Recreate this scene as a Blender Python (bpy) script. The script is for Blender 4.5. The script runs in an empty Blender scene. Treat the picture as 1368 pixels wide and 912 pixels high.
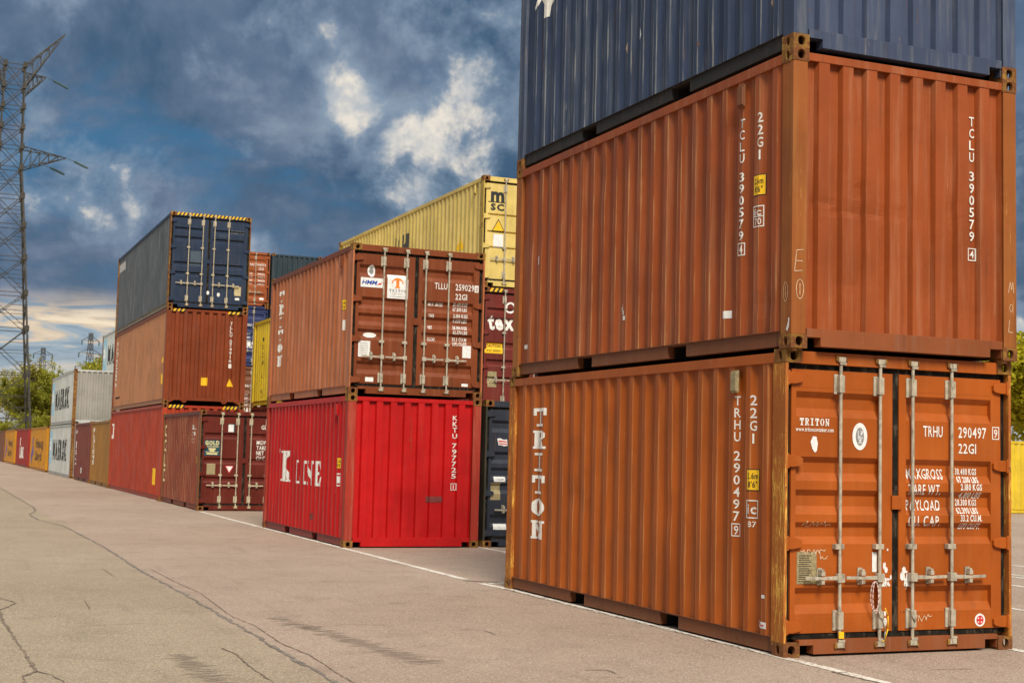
import bpy, bmesh, math, random
import numpy as np
from mathutils import Vector, Matrix, noise as mnoise
S = bpy.context.scene
C = S.collection
R = math.radians
random.seed(7)

# ------------------------------------------------------------------ camera
yaw, pitch, roll, FPX = R(-22.75184), R(4.61102), R(1.43528), 1873.947
f = Vector((-math.sin(yaw) * math.cos(pitch), math.cos(yaw) * math.cos(pitch), math.sin(pitch)))
r0 = Vector((math.cos(yaw), math.sin(yaw), 0)); u0 = r0.cross(f)
rr = math.cos(roll) * r0 + math.sin(roll) * u0
uu = -math.sin(roll) * r0 + math.cos(roll) * u0
cam_d = bpy.data.cameras.new('camera')
cam = bpy.data.objects.new('camera', cam_d); C.objects.link(cam)
m = Matrix((rr, uu, -f)).transposed().to_4x4()
m.translation = Vector((-6.72762, -10.03291, 1.63163))
cam.matrix_world = m
cam_d.sensor_width = 36.0; cam_d.sensor_fit = 'HORIZONTAL'
cam_d.lens = FPX / 1368 * 36.0
cam_d.clip_end = 5000; cam_d.clip_start = 0.1
cam_d.dof.use_dof = True; cam_d.dof.focus_distance = 13.0; cam_d.dof.aperture_fstop = 5.0
S.camera = cam
EXPO = 1.18

# ------------------------------------------------------------------ light, sky
SUN_DIR = Vector((-0.16, -0.68, 0.70)).normalized()      # towards the sun
S.view_settings.view_transform = 'Standard'; S.view_settings.look = 'None'
S.view_settings.exposure = EXPO; S.view_settings.gamma = 1.0
S.view_settings.use_curve_mapping = False
S.cycles.use_denoising = True
S.cycles.max_bounces = 6
sd = bpy.data.lights.new('sun', 'SUN'); sd.energy = 2.1; sd.angle = R(22); sd.color = (1.0, 0.93, 0.82)
so = bpy.data.objects.new('sun', sd); C.objects.link(so)
so.rotation_euler = SUN_DIR.to_track_quat('Z', 'Y').to_euler(); so.location = (-20, -30, 40)

def link(nt, a, b): nt.links.new(a, b)
class G:
    """small node-graph helper"""
    def __init__(s, nt): s.nt = nt
    def n(s, typ, **kw):
        nd = s.nt.nodes.new(typ)
        for k, v in kw.items():
            if k.startswith('i_'):
                key = k[2:]
                key = int(key) if key.isdigit() else key.replace('_', ' ')
                sock = nd.inputs[key]
                if hasattr(v, 'is_linked') or isinstance(v, bpy.types.NodeSocket): s.nt.links.new(v, sock)
                else: sock.default_value = v
            else: setattr(nd, k, v)
        return nd
    def math(s, op, a, b=None, c=None, clamp=False):
        nd = s.nt.nodes.new('ShaderNodeMath'); nd.operation = op; nd.use_clamp = clamp
        for i, v in enumerate((a, b, c)):
            if v is None: continue
            if isinstance(v, bpy.types.NodeSocket): s.nt.links.new(v, nd.inputs[i])
            else: nd.inputs[i].default_value = v
        return nd.outputs[0]
    def mix(s, fac, a, b, blend='MIX'):
        nd = s.nt.nodes.new('ShaderNodeMix'); nd.data_type = 'RGBA'; nd.blend_type = blend
        for k, v in ((0, fac), (6, a), (7, b)):
            if isinstance(v, bpy.types.NodeSocket): s.nt.links.new(v, nd.inputs[k])
            elif k == 0: nd.inputs[0].default_value = v
            else: nd.inputs[k].default_value = (*v[:3], 1)
        return nd.outputs[2]
    def sstep(s, x, a, b, lo=0.0, hi=1.0):
        nd = s.nt.nodes.new('ShaderNodeMapRange'); nd.interpolation_type = 'SMOOTHSTEP'
        s.nt.links.new(x, nd.inputs[0])
        for i, v in enumerate((a, b, lo, hi)): nd.inputs[i + 1].default_value = v
        return nd.outputs[0]
    def noise(s, vec, scale, detail=4, rough=.55, dist=0.0):
        nd = s.n('ShaderNodeTexNoise'); nd.inputs['Scale'].default_value = scale
        nd.inputs['Detail'].default_value = detail; nd.inputs['Roughness'].default_value = rough
        nd.inputs['Distortion'].default_value = dist
        s.nt.links.new(vec, nd.inputs['Vector']); return nd.outputs[0]
    def vmap(s, vec, scale=(1, 1, 1), loc=(0, 0, 0)):
        nd = s.n('ShaderNodeMapping'); nd.inputs['Scale'].default_value = scale; nd.inputs['Location'].default_value = loc
        s.nt.links.new(vec, nd.inputs[0]); return nd.outputs[0]
    def ramp(s, fac, stops):
        nd = s.n('ShaderNodeValToRGB'); cr = nd.color_ramp
        while len(cr.elements) < len(stops): cr.elements.new(.5)
        for e, (p, c) in zip(cr.elements, stops): e.position = p; e.color = (*c[:3], 1)
        s.nt.links.new(fac, nd.inputs[0]); return nd.outputs[0]

def build_sky():
    w = bpy.data.worlds.new('World'); S.world = w; w.use_nodes = True
    nt = w.node_tree; nt.nodes.clear(); g = G(nt)
    out = g.n('ShaderNodeOutputWorld'); bg = g.n('ShaderNodeBackground'); bg.inputs[1].default_value = 0.1
    link(nt, bg.outputs[0], out.inputs[0])
    sky = g.n('ShaderNodeTexSky'); sky.sky_type = 'NISHITA'; sky.sun_disc = False
    sky.sun_elevation = math.asin(SUN_DIR.z); sky.sun_rotation = math.atan2(SUN_DIR.x, SUN_DIR.y)
    tc = g.n('ShaderNodeTexCoord'); D = tc.outputs['Generated']
    sep = g.n('ShaderNodeSeparateXYZ'); link(nt, D, sep.inputs[0])
    x, y, z = sep.outputs
    zc = g.math('MAXIMUM', z, 0.0)
    den = g.math('ADD', zc, 0.13)
    cmb = g.n('ShaderNodeCombineXYZ')
    link(nt, g.math('DIVIDE', x, den), cmb.inputs[0]); link(nt, g.math('DIVIDE', y, den), cmb.inputs[1])
    P = cmb.outputs[0]
    K = 10.0 / 2 ** EXPO                                            # display value -> background value (exposure 1, strength 0.1)
    A = g.noise(g.vmap(P, (1.0, .7, 1), (3.1, 1.7, 0)), 1.5, 5, .5, .5)
    B = g.noise(g.vmap(P, (1.25, .8, 1), (7.3, 2.9, 1)), 2.3, 9, .56, .35)
    Dn = g.noise(D, 9.0, 10, .62, .3)
    Dl = g.noise(D, 4.6, 6, .55, .5)
    # dark cloud bellies
    s = g.math('ADD', g.math('ADD', g.math('MULTIPLY', A, .27), g.math('MULTIPLY', Dn, .30)), g.math('ADD', g.math('MULTIPLY', B, .23), g.math('MULTIPLY', Dl, .20)))
    cloud = g.ramp(s, [(.37, (.014, .066, .128)), (.44, (.028, .090, .168)), (.495, (.062, .120, .205)), (.55, (.125, .182, .280)), (.63, (.30, .375, .46))])
    # clear blue between
    blue = g.mix(.012, (.018, .125, .260), sky.outputs[0])
    gap = g.sstep(g.math('ADD', g.math('MULTIPLY', B, .55), g.math('MULTIPLY', Dl, .45)), .52, .42)
    col = g.mix(g.math('MULTIPLY', gap, .85), cloud, blue)
    col = g.mix(g.sstep(g.math('ADD', zc, g.math('MULTIPLY', g.math('SUBTRACT', Dl, .5), .25)), .215, .12, 0, .55), col, g.mix(g.sstep(g.math('ADD', g.math('MULTIPLY', B, .5), g.math('MULTIPLY', Dn, .5)), .40, .60), (.085, .135, .215), (.23, .28, .38)))
    # sunlit breaks in the cover
    tot = None
    for d, ca, cb, st in BREAKS:
        nd = g.n('ShaderNodeVectorMath', operation='DOT_PRODUCT'); link(nt, D, nd.inputs[0]); nd.inputs[1].default_value = Vector(d).normalized()
        t = g.sstep(nd.outputs['Value'], math.cos(R(cb)), math.cos(R(ca)), 0, st)
        tot = t if tot is None else g.math('ADD', tot, t)
    tot = g.math('MINIMUM', tot, 1.25)
    D3 = g.noise(D, 26.0, 8, .6, .2)
    wn = g.math('ADD', g.math('MULTIPLY', g.math('SUBTRACT', Dn, .5), 3.1), g.math('MULTIPLY', g.math('SUBTRACT', D3, .5), 2.1))
    w_in = g.math('ADD', wn, g.math('MULTIPLY', tot, .56))
    wide = g.sstep(w_in, .14, .80)
    core = g.sstep(w_in, .60, 1.12)
    col = g.mix(g.math('MULTIPLY', wide, .60), col, (.26, .35, .46))
    col = g.mix(g.math('MULTIPLY', core, .88), col, g.mix(g.sstep(g.noise(D, 38.0, 6, .6), .38, .62), (.50, .53, .56), (.90, .82, .70)))
    # the cover thins and brightens overhead
    col = g.mix(g.sstep(zc, .33, .62), col, g.mix(g.sstep(B, .3, .7), (.55, .60, .66), (.86, .86, .84)))
    # streaked, paler band low over the horizon
    st = g.noise(g.vmap(D, (8, 8, 70)), 1.0, 8, .6, 1.0)
    band = g.ramp(st, [(.36, (.26, .34, .42)), (.44, (.36, .45, .52)), (.50, (.70, .57, .43)), (.60, (.92, .77, .57))])
    low = g.ramp(g.noise(g.vmap(D, (14, 14, 20)), 1.0, 8, .6, .4), [(.45, (.42, .47, .50)), (.6, (.58, .58, .56)), (.7, (.9, .72, .55))])
    ed = g.math('ADD', zc, g.math('MULTIPLY', g.math('SUBTRACT', Dl, .5), .09))
    band = g.mix(g.sstep(ed, .062, .042), band, low)
    col = g.mix(g.sstep(ed, .112, .084), col, band)
    col2 = g.mix(1.0, col, (K, K, K), 'MULTIPLY')
    # what the ground would send up
    col2 = g.mix(g.sstep(z, -.01, -.04), col2, (.9, .8, .65))
    link(nt, col2, bg.inputs[0])
# direction, full-strength half angle, outer half angle, strength
BREAKS = [((.376, .893, .250), 1.0, 4.2, 1.25), ((.366, .893, .278), .6, 3.0, 1.2), ((.312, .903, .306), .5, 2.4, 1.0), ((.290, .930, .221), .8, 3.6, .62),
          ((.262, .932, .246), .3, 1.9, .5), ((.318, .925, .203), .6, 2.6, .85), ((.340, .919, .196), .5, 2.2, .95), ((.225, .940, .295), .5, 2.6, .6),
          ((.669, .722, .176), .8, 3.0, 1.0), ((.66, .735, .10), .6, 3.0, .8), ((.208, .967, .132), .2, 1.5, 1.0), ((.058, .986, .152), .1, 1.2, .7), ((.100, .981, .146), .1, 1.2, .8)]
build_sky()

# ------------------------------------------------------------------ materials
MATS = {}
def base_mat(name):
    mt = bpy.data.materials.new(name); mt.use_nodes = True
    nt = mt.node_tree; b = nt.nodes['Principled BSDF']
    return mt, nt, G(nt), b
def obj_vec(g):
    tc = g.n('ShaderNodeTexCoord'); oi = g.n('ShaderNodeObjectInfo')
    off = g.n('ShaderNodeVectorMath', operation='MULTIPLY_ADD')
    cm = g.n('ShaderNodeCombineXYZ')
    for i in range(3): g.nt.links.new(oi.outputs['Random'], cm.inputs[i])
    g.nt.links.new(cm.outputs[0], off.inputs[0]); off.inputs[1].default_value = (37, 53, 29)
    g.nt.links.new(tc.outputs['Object'], off.inputs[2])
    return off.outputs[0]
def paint(name, c, fade=.25, rust=.35, scratch=.35, rough=.5, fadecol=None, scol=None, dirt=.5, ss=(34, 1.3)):
    """weathered container paint: faded streaks, chips, rust, grime"""
    if name in MATS: return MATS[name]
    mt, nt, g, b = base_mat(name)
    V = obj_vec(g)
    mx_ = max(c); c = tuple(.79 * mx_ * (v / mx_) ** e_ for v, e_ in zip(c, (1, 1.02, 1.12)))
    if fadecol: fadecol = tuple(.9 * v for v in fadecol)
    fc = fadecol or tuple(min(1, .58 * v + .36 * (sum(c) / 3) * t + .035 * t) for v, t in zip(c, (1.1, 1.0, .78)))
    sc = scol or tuple(min(1, v * .6 + .25) for v in c)
    big = g.noise(V, 1.1, 5, .6)
    col = g.mix(g.sstep(big, .3, .7), [v * .84 for v in c], [min(1, v * 1.13) for v in c])
    stv = g.vmap(V, (7, 7, .45))
    st = g.noise(stv, 1.6, 6, .6)
    col = g.mix(g.math('MULTIPLY', g.sstep(st, .46, .74), fade), col, fc)
    st2 = g.noise(g.vmap(V, (11, 11, .7)), 1.0, 5, .62)
    col = g.mix(g.math('MULTIPLY', g.sstep(st2, .56, .8), dirt), col, (.035, .024, .016))
    # handling scratches: long, thin, mostly upright
    sn = g.noise(g.vmap(V, (ss[0], ss[0], ss[1])), 1.0, 8, .7)
    sm = g.noise(V, 1.7, 3, .5)
    lo_ = .690 - .055 * scratch
    smask = g.math('MULTIPLY', g.sstep(sn, lo_, lo_ + .035), g.sstep(sm, .40, .60))
    # rubbed outer folds of the corrugated sheet
    at = g.n('ShaderNodeAttribute'); at.attribute_name = 'fold'
    rub = g.math('MULTIPLY', g.sstep(g.math('ADD', at.outputs['Fac'], g.math('MULTIPLY', g.noise(g.vmap(V, (9, 9, 1.1)), 1.0, 7, .66), 1.5)), 1.47, 1.62), g.sstep(at.outputs['Fac'], .02, .2))
    smask = g.math('MAXIMUM', smask, g.math('MULTIPLY', g.math('MULTIPLY', rub, .8), g.sstep(sm, .36, .62)))
    col = g.mix(g.math('MULTIPLY', smask, scratch), col, sc)
    # chips and rust
    rn = g.noise(V, 11.0, 10, .7)
    rm = g.noise(V, 1.3, 5, .6)
    rmask = g.sstep(g.math('ADD', rn, g.math('MULTIPLY', rm, .5)), 1.0 - .17 * rust, 1.06 - .17 * rust)
    rcol = g.mix(g.noise(V, 30, 5, .6), (.045, .016, .007), (.26, .095, .03))
    col = g.mix(g.math('MULTIPLY', rmask, min(1, .35 + rust)), col, rcol)
    run = g.noise(g.vmap(V, (22, 22, .9)), 1.0, 6, .6)
    rmk = g.math('MULTIPLY', g.sstep(g.math('ADD', run, g.math('MULTIPLY', rm, .45)), .86, .98), min(.7, .25 + rust * .4))
    col = g.mix(rmk, col, (.16, .062, .022))
    link(nt, col, b.inputs['Base Color'])
    ro = g.math('ADD', g.math('MULTIPLY', big, .22), g.math('ADD', g.math('MULTIPLY', rmask, .25), rough - .1), clamp=True)
    link(nt, ro, b.inputs['Roughness'])
    b.inputs['Specular IOR Level'].default_value = .30
    h = g.math('ADD', g.math('MULTIPLY', g.noise(V, 2.4, 3, .5), 1.0), g.math('ADD', g.math('MULTIPLY', g.noise(V, 60, 4, .6), .03), g.math('MULTIPLY', rmask, .05)))
    bp = g.n('ShaderNodeBump'); bp.inputs['Strength'].default_value = .55; bp.inputs['Distance'].default_value = .022
    link(nt, h, bp.inputs['Height']); link(nt, bp.outputs[0], b.inputs['Normal'])
    MATS[name] = mt; return mt
def plain(name, c, rough=.6, var=.15, scale=8, metal=0.0, spec=.4, grime=0.0):
    if name in MATS: return MATS[name]
    mt, nt, g, b = base_mat(name); V = obj_vec(g)
    n = g.noise(V, scale, 6, .6)
    col = g.mix(g.sstep(n, .3, .7), [v * (1 - var) for v in c], [min(1, v * (1 + var)) for v in c])
    if grime:
        n2 = g.noise(g.vmap(V, (1, 1, .35)), scale * 1.9, 8, .65)
        col = g.mix(g.math('MULTIPLY', g.sstep(n2, .5, .68), grime), col, (.10, .075, .05))
    link(nt, col, b.inputs['Base Color']); b.inputs['Roughness'].default_value = rough
    b.inputs['Metallic'].default_value = metal; b.inputs['Specular IOR Level'].default_value = spec
    MATS[name] = mt; return mt
RUST = paint('rusty_casting_steel', (.27, .125, .026), .8, 1.7, .9, .75, (.42, .24, .05), (.55, .34, .07), .8)
def scraped_post():
    mt, nt, g, b = base_mat('scraped_ochre_post'); V = obj_vec(g)
    big = g.noise(V, 2.0, 4); n1_ = g.noise(g.vmap(V, (42, 42, 3.5)), 1.0, 8, .72, .4); n2_ = g.noise(g.vmap(V, (80, 80, 6)), 1.0, 6, .7, .6); n3_ = g.noise(V, 16, 9, .7)
    col = g.mix(g.sstep(big, .3, .7), (.30, .088, .016), (.40, .125, .020))
    col = g.mix(g.math('MULTIPLY', g.sstep(g.math('ADD', n1_, g.math('MULTIPLY', big, .30)), .67, .80), .6), col, (.46, .22, .035))
    col = g.mix(g.math('MULTIPLY', g.sstep(g.math('ADD', n2_, g.math('MULTIPLY', big, .35)), .74, .80), .9), col, (.74, .46, .08))
    col = g.mix(g.math('MULTIPLY', g.sstep(g.math('ADD', n3_, g.math('MULTIPLY', n1_, .5)), .86, .95), .8), col, (.075, .028, .010))
    link(nt, col, b.inputs['Base Color']); b.inputs['Roughness'].default_value = .7; b.inputs['Specular IOR Level'].default_value = .25
    bp = g.n('ShaderNodeBump'); bp.inputs['Strength'].default_value = .5; bp.inputs['Distance'].default_value = .004
    link(nt, g.math('ADD', n1_, n3_), bp.inputs['Height']); link(nt, bp.outputs[0], b.inputs['Normal']); MATS['scraped_ochre_post'] = mt; return mt
OCHRE = scraped_post()
DARK = plain('dark_steel', (.012, .011, .010), .8)
RUBBER = plain('black_rubber_gasket', (.014, .012, .009), .9, .4, 9, 0, .1, grime=.7)
GALV = plain('weathered_galvanised_steel', (.40, .35, .26), .6, .22, 14, .08, .35, .6)
WHITE = plain('white_lettering_paint', (.74, .71, .64), .6, .10, 22, grime=.26)
CREAM = plain('yellowed_lettering_paint', (.66, .58, .28), .55, .1, 20, grime=.3)
CHALK = plain('chalk_scrawl', (.60, .42, .26), .8, .25, 60)
YELLOW = plain('yellow_decal', (.80, .47, .01), .5, .06, 10, grime=.15)
BLACK = plain('black_print', (.02, .02, .02), .6)
PAPER = plain('white_sticker', (.72, .71, .67), .55, .07, 15, grime=.25)
PLATE = plain('weathered_data_plate', (.36, .29, .15), .5, .25, 40, .3, .4, .5)
ORANGE_T = plain('orange_print', (.72, .20, .02), .5)
BLUE_P = plain('blue_print', (.02, .06, .30), .5)
TEAL = plain('dark_teal_sticker', (.008, .055, .075), .5, .2, 20)
REDP = plain('red_print', (.55, .03, .03), .5)
GREYP = plain('grey_print', (.22, .22, .21), .6)
SKYB = plain('light_blue_print', (.27, .46, .56), .5, .08, 10, grime=.2)
OLIVE = plain('pylon_steel', (.042, .037, .027), .7, .3, 3)
GLASSI = plain('insulator_glass_green', (.05, .10, .075), .4)

def asphalt():
    mt, nt, g, b = base_mat('aged_asphalt')
    tc = g.n('ShaderNodeTexCoord'); V = tc.outputs['Object']
    sep = g.n('ShaderNodeSeparateXYZ'); link(nt, V, sep.inputs[0])
    wob = g.math('MULTIPLY', g.math('SUBTRACT', g.noise(V, .5, 4), .5), .45)
    side = g.sstep(g.math('ADD', sep.outputs[0], wob), -4.06, -3.86)       # two paving lanes meet at the old joint
    big = g.noise(V, .22, 6, .6); mid = g.noise(V, 1.6, 6, .62); fine = g.noise(V, 70, 4, .7)
    a1 = g.mix(g.sstep(big, .3, .7), (.288, .224, .146), (.350, .278, .188))
    a2 = g.mix(g.sstep(big, .3, .7), (.325, .236, .176), (.392, .292, .222))
    col = g.mix(side, a1, a2)
    col = g.mix(g.math('MULTIPLY', g.sstep(mid, .46, .70), .36), col, (.20, .15, .108))
    drag = g.noise(g.vmap(V, (4.5, .35, 1)), 1.0, 6, .6)
    col = g.mix(g.math('MULTIPLY', g.sstep(drag, .55, .75), .34), col, (.175, .135, .10))
    vo = g.n('ShaderNodeTexVoronoi'); vo.inputs['Scale'].default_value = 85; link(nt, V, vo.inputs['Vector'])
    cs = g.n('ShaderNodeSeparateColor'); link(nt, vo.outputs['Color'], cs.inputs[0])
    col = g.mix(g.math('MULTIPLY', g.sstep(cs.outputs[0], .80, .95), .65), col, (.56, .47, .38))
    col = g.mix(g.math('MULTIPLY', g.sstep(cs.outputs[1], .78, .95), .55), col, (.11, .083, .062))
    col = g.mix(g.math('MULTIPLY', g.sstep(fine, .42, .66), .30), col, (.165, .122, .09))
    link(nt, col, b.inputs['Base Color']); b.inputs['Roughness'].default_value = .88; b.inputs['Specular IOR Level'].default_value = .3
    bp = g.n('ShaderNodeBump'); bp.inputs['Strength'].default_value = .8; bp.inputs['Distance'].default_value = .006
    h = g.math('ADD', vo.outputs['Distance'], g.math('MULTIPLY', fine, .6))
    link(nt, h, bp.inputs['Height']); link(nt, bp.outputs[0], b.inputs['Normal'])
    return mt
def worn_line():
    mt, nt, g, b = base_mat('worn_white_road_paint')
    tc = g.n('ShaderNodeTexCoord'); V = tc.outputs['Object']
    n = g.noise(V, 22, 8, .7); n2 = g.noise(V, 2.2, 4)
    col = g.mix(g.sstep(g.math('ADD', n, g.math('MULTIPLY', n2, .35)), .64, .80), (.66, .61, .53), (.32, .245, .175))
    link(nt, col, b.inputs['Base Color']); b.inputs['Roughness'].default_value = .8; return mt
ASPH = asphalt(); LINE = worn_line()
TAR = plain('old_tar_seam', (.180, .148, .120), .85, .3, 12)
CRK = plain('open_crack_dirt', (.175, .128, .092), .95, .35, 20)

# ------------------------------------------------------------------ mesh helpers
class MB:
    def __init__(s): s.v = []; s.f = []
    def box(s, x0, x1, y0, y1, z0, z1):
        i = len(s.v)
        s.v += [(x0, y0, z0), (x1, y0, z0), (x1, y1, z0), (x0, y1, z0), (x0, y0, z1), (x1, y0, z1), (x1, y1, z1), (x0, y1, z1)]
        s.f += [tuple(i + k for k in q) for q in ((0, 3, 2, 1), (4, 5, 6, 7), (0, 1, 5, 4), (1, 2, 6, 5), (2, 3, 7, 6), (3, 0, 4, 7))]
        return s
    def poly(s, pts):
        i = len(s.v); s.v += [tuple(p) for p in pts]; s.f.append(tuple(range(i, i + len(pts)))); return s
    def prism(s, pts, ax, a, b):
        """extrude a polygon (2-D, in the other two axes) along axis ax from a to b"""
        def mk(p, t): q = list(p); q.insert(ax, t); return tuple(q)
        i = len(s.v); n = len(pts)
        s.v += [mk(p, a) for p in pts] + [mk(p, b) for p in pts]
        s.f.append(tuple(i + k for k in range(n))[::-1]); s.f.append(tuple(i + n + k for k in range(n)))
        for k in range(n):
            k2 = (k + 1) % n; s.f.append((i + k, i + k2, i + n + k2, i + n + k))
        return s
    def tube(s, p, q, r, n=8, r2=None, cap=True):
        p, q = Vector(p), Vector(q); d = (q - p).normalized(); r2 = r if r2 is None else r2
        a = d.orthogonal().normalized(); b = d.cross(a); i = len(s.v)
        for c, ra in ((p, r), (q, r2)):
            for k in range(n):
                t = 2 * math.pi * k / n; s.v.append(tuple(c + a * (ra * math.cos(t)) + b * (ra * math.sin(t))))
        for k in range(n):
            k2 = (k + 1) % n; s.f.append((i + k, i + k2, i + n + k2, i + n + k))
        if cap: s.f.append(tuple(i + k for k in range(n))[::-1]); s.f.append(tuple(i + n + k for k in range(n)))
        return s
    def mesh(s, name, mat, bev=0.0, smooth=False, fix=True):
        me = bpy.data.meshes.new(name); me.from_pydata(s.v, [], s.f)
        if fix or bev:
            bm = bmesh.new(); bm.from_mesh(me)
            if fix: bmesh.ops.recalc_face_normals(bm, faces=bm.faces)
            if bev: bmesh.ops.bevel(bm, geom=[e for e in bm.edges if len(e.link_faces) == 2], offset=bev, segments=2, affect='EDGES', profile=.6)
            bm.to_mesh(me); bm.free()
        if smooth: me.polygons.foreach_set('use_smooth', [True] * len(me.polygons))
        me.materials.append(mat); return me
def put(name, me, parent=None, loc=(0, 0, 0)):
    o = bpy.data.objects.new(name, me); C.objects.link(o); o.location = loc
    if parent: o.parent = parent
    return o
def tag(o, label=None, cat=None, group=None, kind=None):
    for k, v in (('label', label), ('category', cat), ('group', group), ('kind', kind)):
        if v: o[k] = v
    return o
def thing(name, label, cat, loc=(0, 0, 0), group=None, rz=0):
    o = bpy.data.objects.new(name, None); o.empty_display_size = .3; C.objects.link(o); o.location = loc; o.rotation_euler.z = rz
    return tag(o, label, cat, group)
CACHE = {}
def cached(key, fn):
    if key not in CACHE: CACHE[key] = fn()
    return CACHE[key]

# ------------------------------------------------------------------ lettering
GL = {}
def glyph(ch, w=0.0):
    if (ch, w) in GL: return GL[(ch, w)]
    cu = bpy.data.curves.new('g', 'FONT'); cu.body = ch; cu.size = 1.0; cu.offset = w; cu.resolution_u = 2
    o = bpy.data.objects.new('g', cu); C.objects.link(o)
    dg = bpy.context.evaluated_depsgraph_get(); dg.update()
    me = bpy.data.meshes.new_from_object(o.evaluated_get(dg))
    vs = [(v.co.x, v.co.y) for v in me.vertices]; fs = [tuple(p.vertices) for p in me.polygons]
    bpy.data.objects.remove(o); bpy.data.curves.remove(cu); bpy.data.meshes.remove(me)
    if vs:
        x0 = min(v[0] for v in vs); x1 = max(v[0] for v in vs)
        vs = [((v[0] - x0) / .72, v[1] / .72) for v in vs]; wd = (x1 - x0) / .72
    else: wd = .3
    GL[(ch, w)] = (vs, fs, wd); return GL[(ch, w)]
def text(s, h, width=None, w=.012, gap=.14, sx=.62, shear=0.0):
    """list of (verts, faces) of a line of text, cap height h, lower left at 0,0, fitted to width"""
    out = []; x = 0.0
    for ch in s:
        if ch == ' ': x += .38; continue
        vs, fs, wd = glyph(ch, w)
        out.append(([(v[0] + x, v[1]) for v in vs], fs)); x += wd + gap
    x -= gap
    k = (width / x) if width else h * sx
    return [([(v[0] * k + shear * v[1] * h, v[1] * h) for v in vs], fs) for vs, fs in out]
def stack(s, h, pitch, wd, w=.012, fn=None):
    """letters one under another, first at the top (v=0 is the top)"""
    out = []; v0 = 0.0
    for ch in s:
        if ch == ' ': v0 -= pitch * .6; continue
        vs, fs, gw = (fn or glyph)(ch) if fn else glyph(ch, w)
        ww = min(wd, gw * wd / .62) if ch in '1I' else wd
        out.append(([((a / gw - .5) * ww, b * h + v0 - h) for a, b in vs], fs)); v0 -= pitch
    return out
def rect(w, h, x=0, y=0): return [([(x, y), (x + w, y), (x + w, y + h), (x, y + h)], [(0, 1, 2, 3)])]
def ell(rx, ry, x=0, y=0, n=24):
    return [([(x + rx * math.cos(2 * math.pi * k / n), y + ry * math.sin(2 * math.pi * k / n)) for k in range(n)], [tuple(range(n))])]
def ring(rx, ry, t, x=0, y=0, n=24):
    a = [(x + rx * math.cos(2 * math.pi * k / n), y + ry * math.sin(2 * math.pi * k / n)) for k in range(n)]
    b = [(x + (rx - t) * math.cos(2 * math.pi * k / n), y + (ry - t) * math.sin(2 * math.pi * k / n)) for k in range(n)]
    return [(a + b, [(k, (k + 1) % n, n + (k + 1) % n, n + k) for k in range(n)])]
def frame(w, h, t):
    return rect(w, t) + rect(w, t, 0, h - t) + rect(t, h - 2 * t, 0, t) + rect(t, h - 2 * t, w - t, t)
def pg(*pts): return [(list(pts), [tuple(range(len(pts)))])]
def off(sh, dx, dy): return [([(a + dx, b + dy) for a, b in vs], fs) for vs, fs in sh]
def slab(ch):
    """slab-serif capitals on a unit cell (width .8, height 1)"""
    def q(x0, x1, y0, y1): return [(x0, y0), (x1, y0), (x1, y1), (x0, y1)]
    P = []
    if ch == 'T': P = [q(0, .8, .82, 1), q(0, .13, .6, .82), q(.67, .8, .6, .82), q(.28, .52, .13, .82), q(.14, .66, 0, .13)]
    if ch == 'I': P = [q(.1, .7, .87, 1), q(.28, .52, .13, .87), q(.1, .7, 0, .13)]
    if ch == 'N': P = [q(0, .3, .87, 1), q(.07, .2, .13, .87), q(0, .3, 0, .13), q(.5, .8, .87, 1), q(.6, .73, .13, .87), [(.2, .87), (.2, .55), (.6, 0), (.73, 0), (.73, .13)]]
    if ch == 'R': P = [q(0, .5, .87, 1), q(.08, .3, .13, .87), q(0, .38, 0, .13), [(.5, 1), (.5, .87), (.56, .8), (.56, .66), (.5, .59), (.5, .46), (.66, .52), (.76, .62), (.76, .86), (.64, .97)], q(.3, .5, .46, .59), [(.42, .46), (.6, .46), (.7, .13), (.8, .13), (.8, 0), (.55, 0)]]
    if ch == 'L': P = [q(0, .4, .9, 1), q(.1, .28, .1, .9), q(0, .8, 0, .1), q(.68, .8, .1, .34)]
    if ch == 'E': P = [q(0, .8, .88, 1), q(.12, .36, .12, .88), q(0, .8, 0, .12), [(.66, .88), (.8, .66), (.8, .88)], [(.6, .12), (.8, .12), (.84, .4)], q(.36, .54, .44, .56), q(.54, .62, .36, .64)]
    if ch == 'K': P = [q(0, .44, .93, 1), q(.08, .36, .07, .93), q(0, .44, 0, .07), q(.5, .86, .93, 1), [(.36, .6), (.36, .42), (.6, .78), (.78, .93), (.6, .93)], [(.36, .42), (.45, .56), (.86, .07), (.62, .07)], q(.5, .92, 0, .07)]
    if ch == 'O':
        n = 20; vs = []
        for k in range(n):
            t = 2 * math.pi * k / n; vs.append((.4 + .4 * math.cos(t), .5 + .5 * math.sin(t)))
        for k in range(n):
            t = 2 * math.pi * k / n; vs.append((.4 + .19 * math.cos(t), .5 + .40 * math.sin(t)))
        return vs, [(k, (k + 1) % n, n + (k + 1) % n, n + k) for k in range(n)], .8
    vs = []; fs = []
    for p in P: fs.append(tuple(range(len(vs), len(vs) + len(p)))); vs += p
    return vs, fs, .8
def slab_line(s, h, width, gap=.25):
    out = []; x = 0
    for ch in s:
        vs, fs, w = slab(ch); out.append(([(a + x, b) for a, b in vs], fs)); x += w + gap
    k = width / (x - gap)
    return [([(a * k, b * h) for a, b in vs], fs) for vs, fs in out]
def strokes(lines, w):
    out = []
    for ln in lines:
        for (a, b), (c, d) in zip(ln, ln[1:]):
            L = math.hypot(c - a, d - b) or 1; nx, ny = -(d - b) / L * w / 2, (c - a) / L * w / 2
            out += pg((a + nx, b + ny), (a - nx, b - ny), (c - nx, d - ny), (c + nx, d + ny))
    return out
def scribble(rnd, w, h, n):
    pts = []
    for k in range(n): pts.append((w * k / n + rnd.uniform(-.01, .01), h * rnd.random()))
    return [pts]

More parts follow.
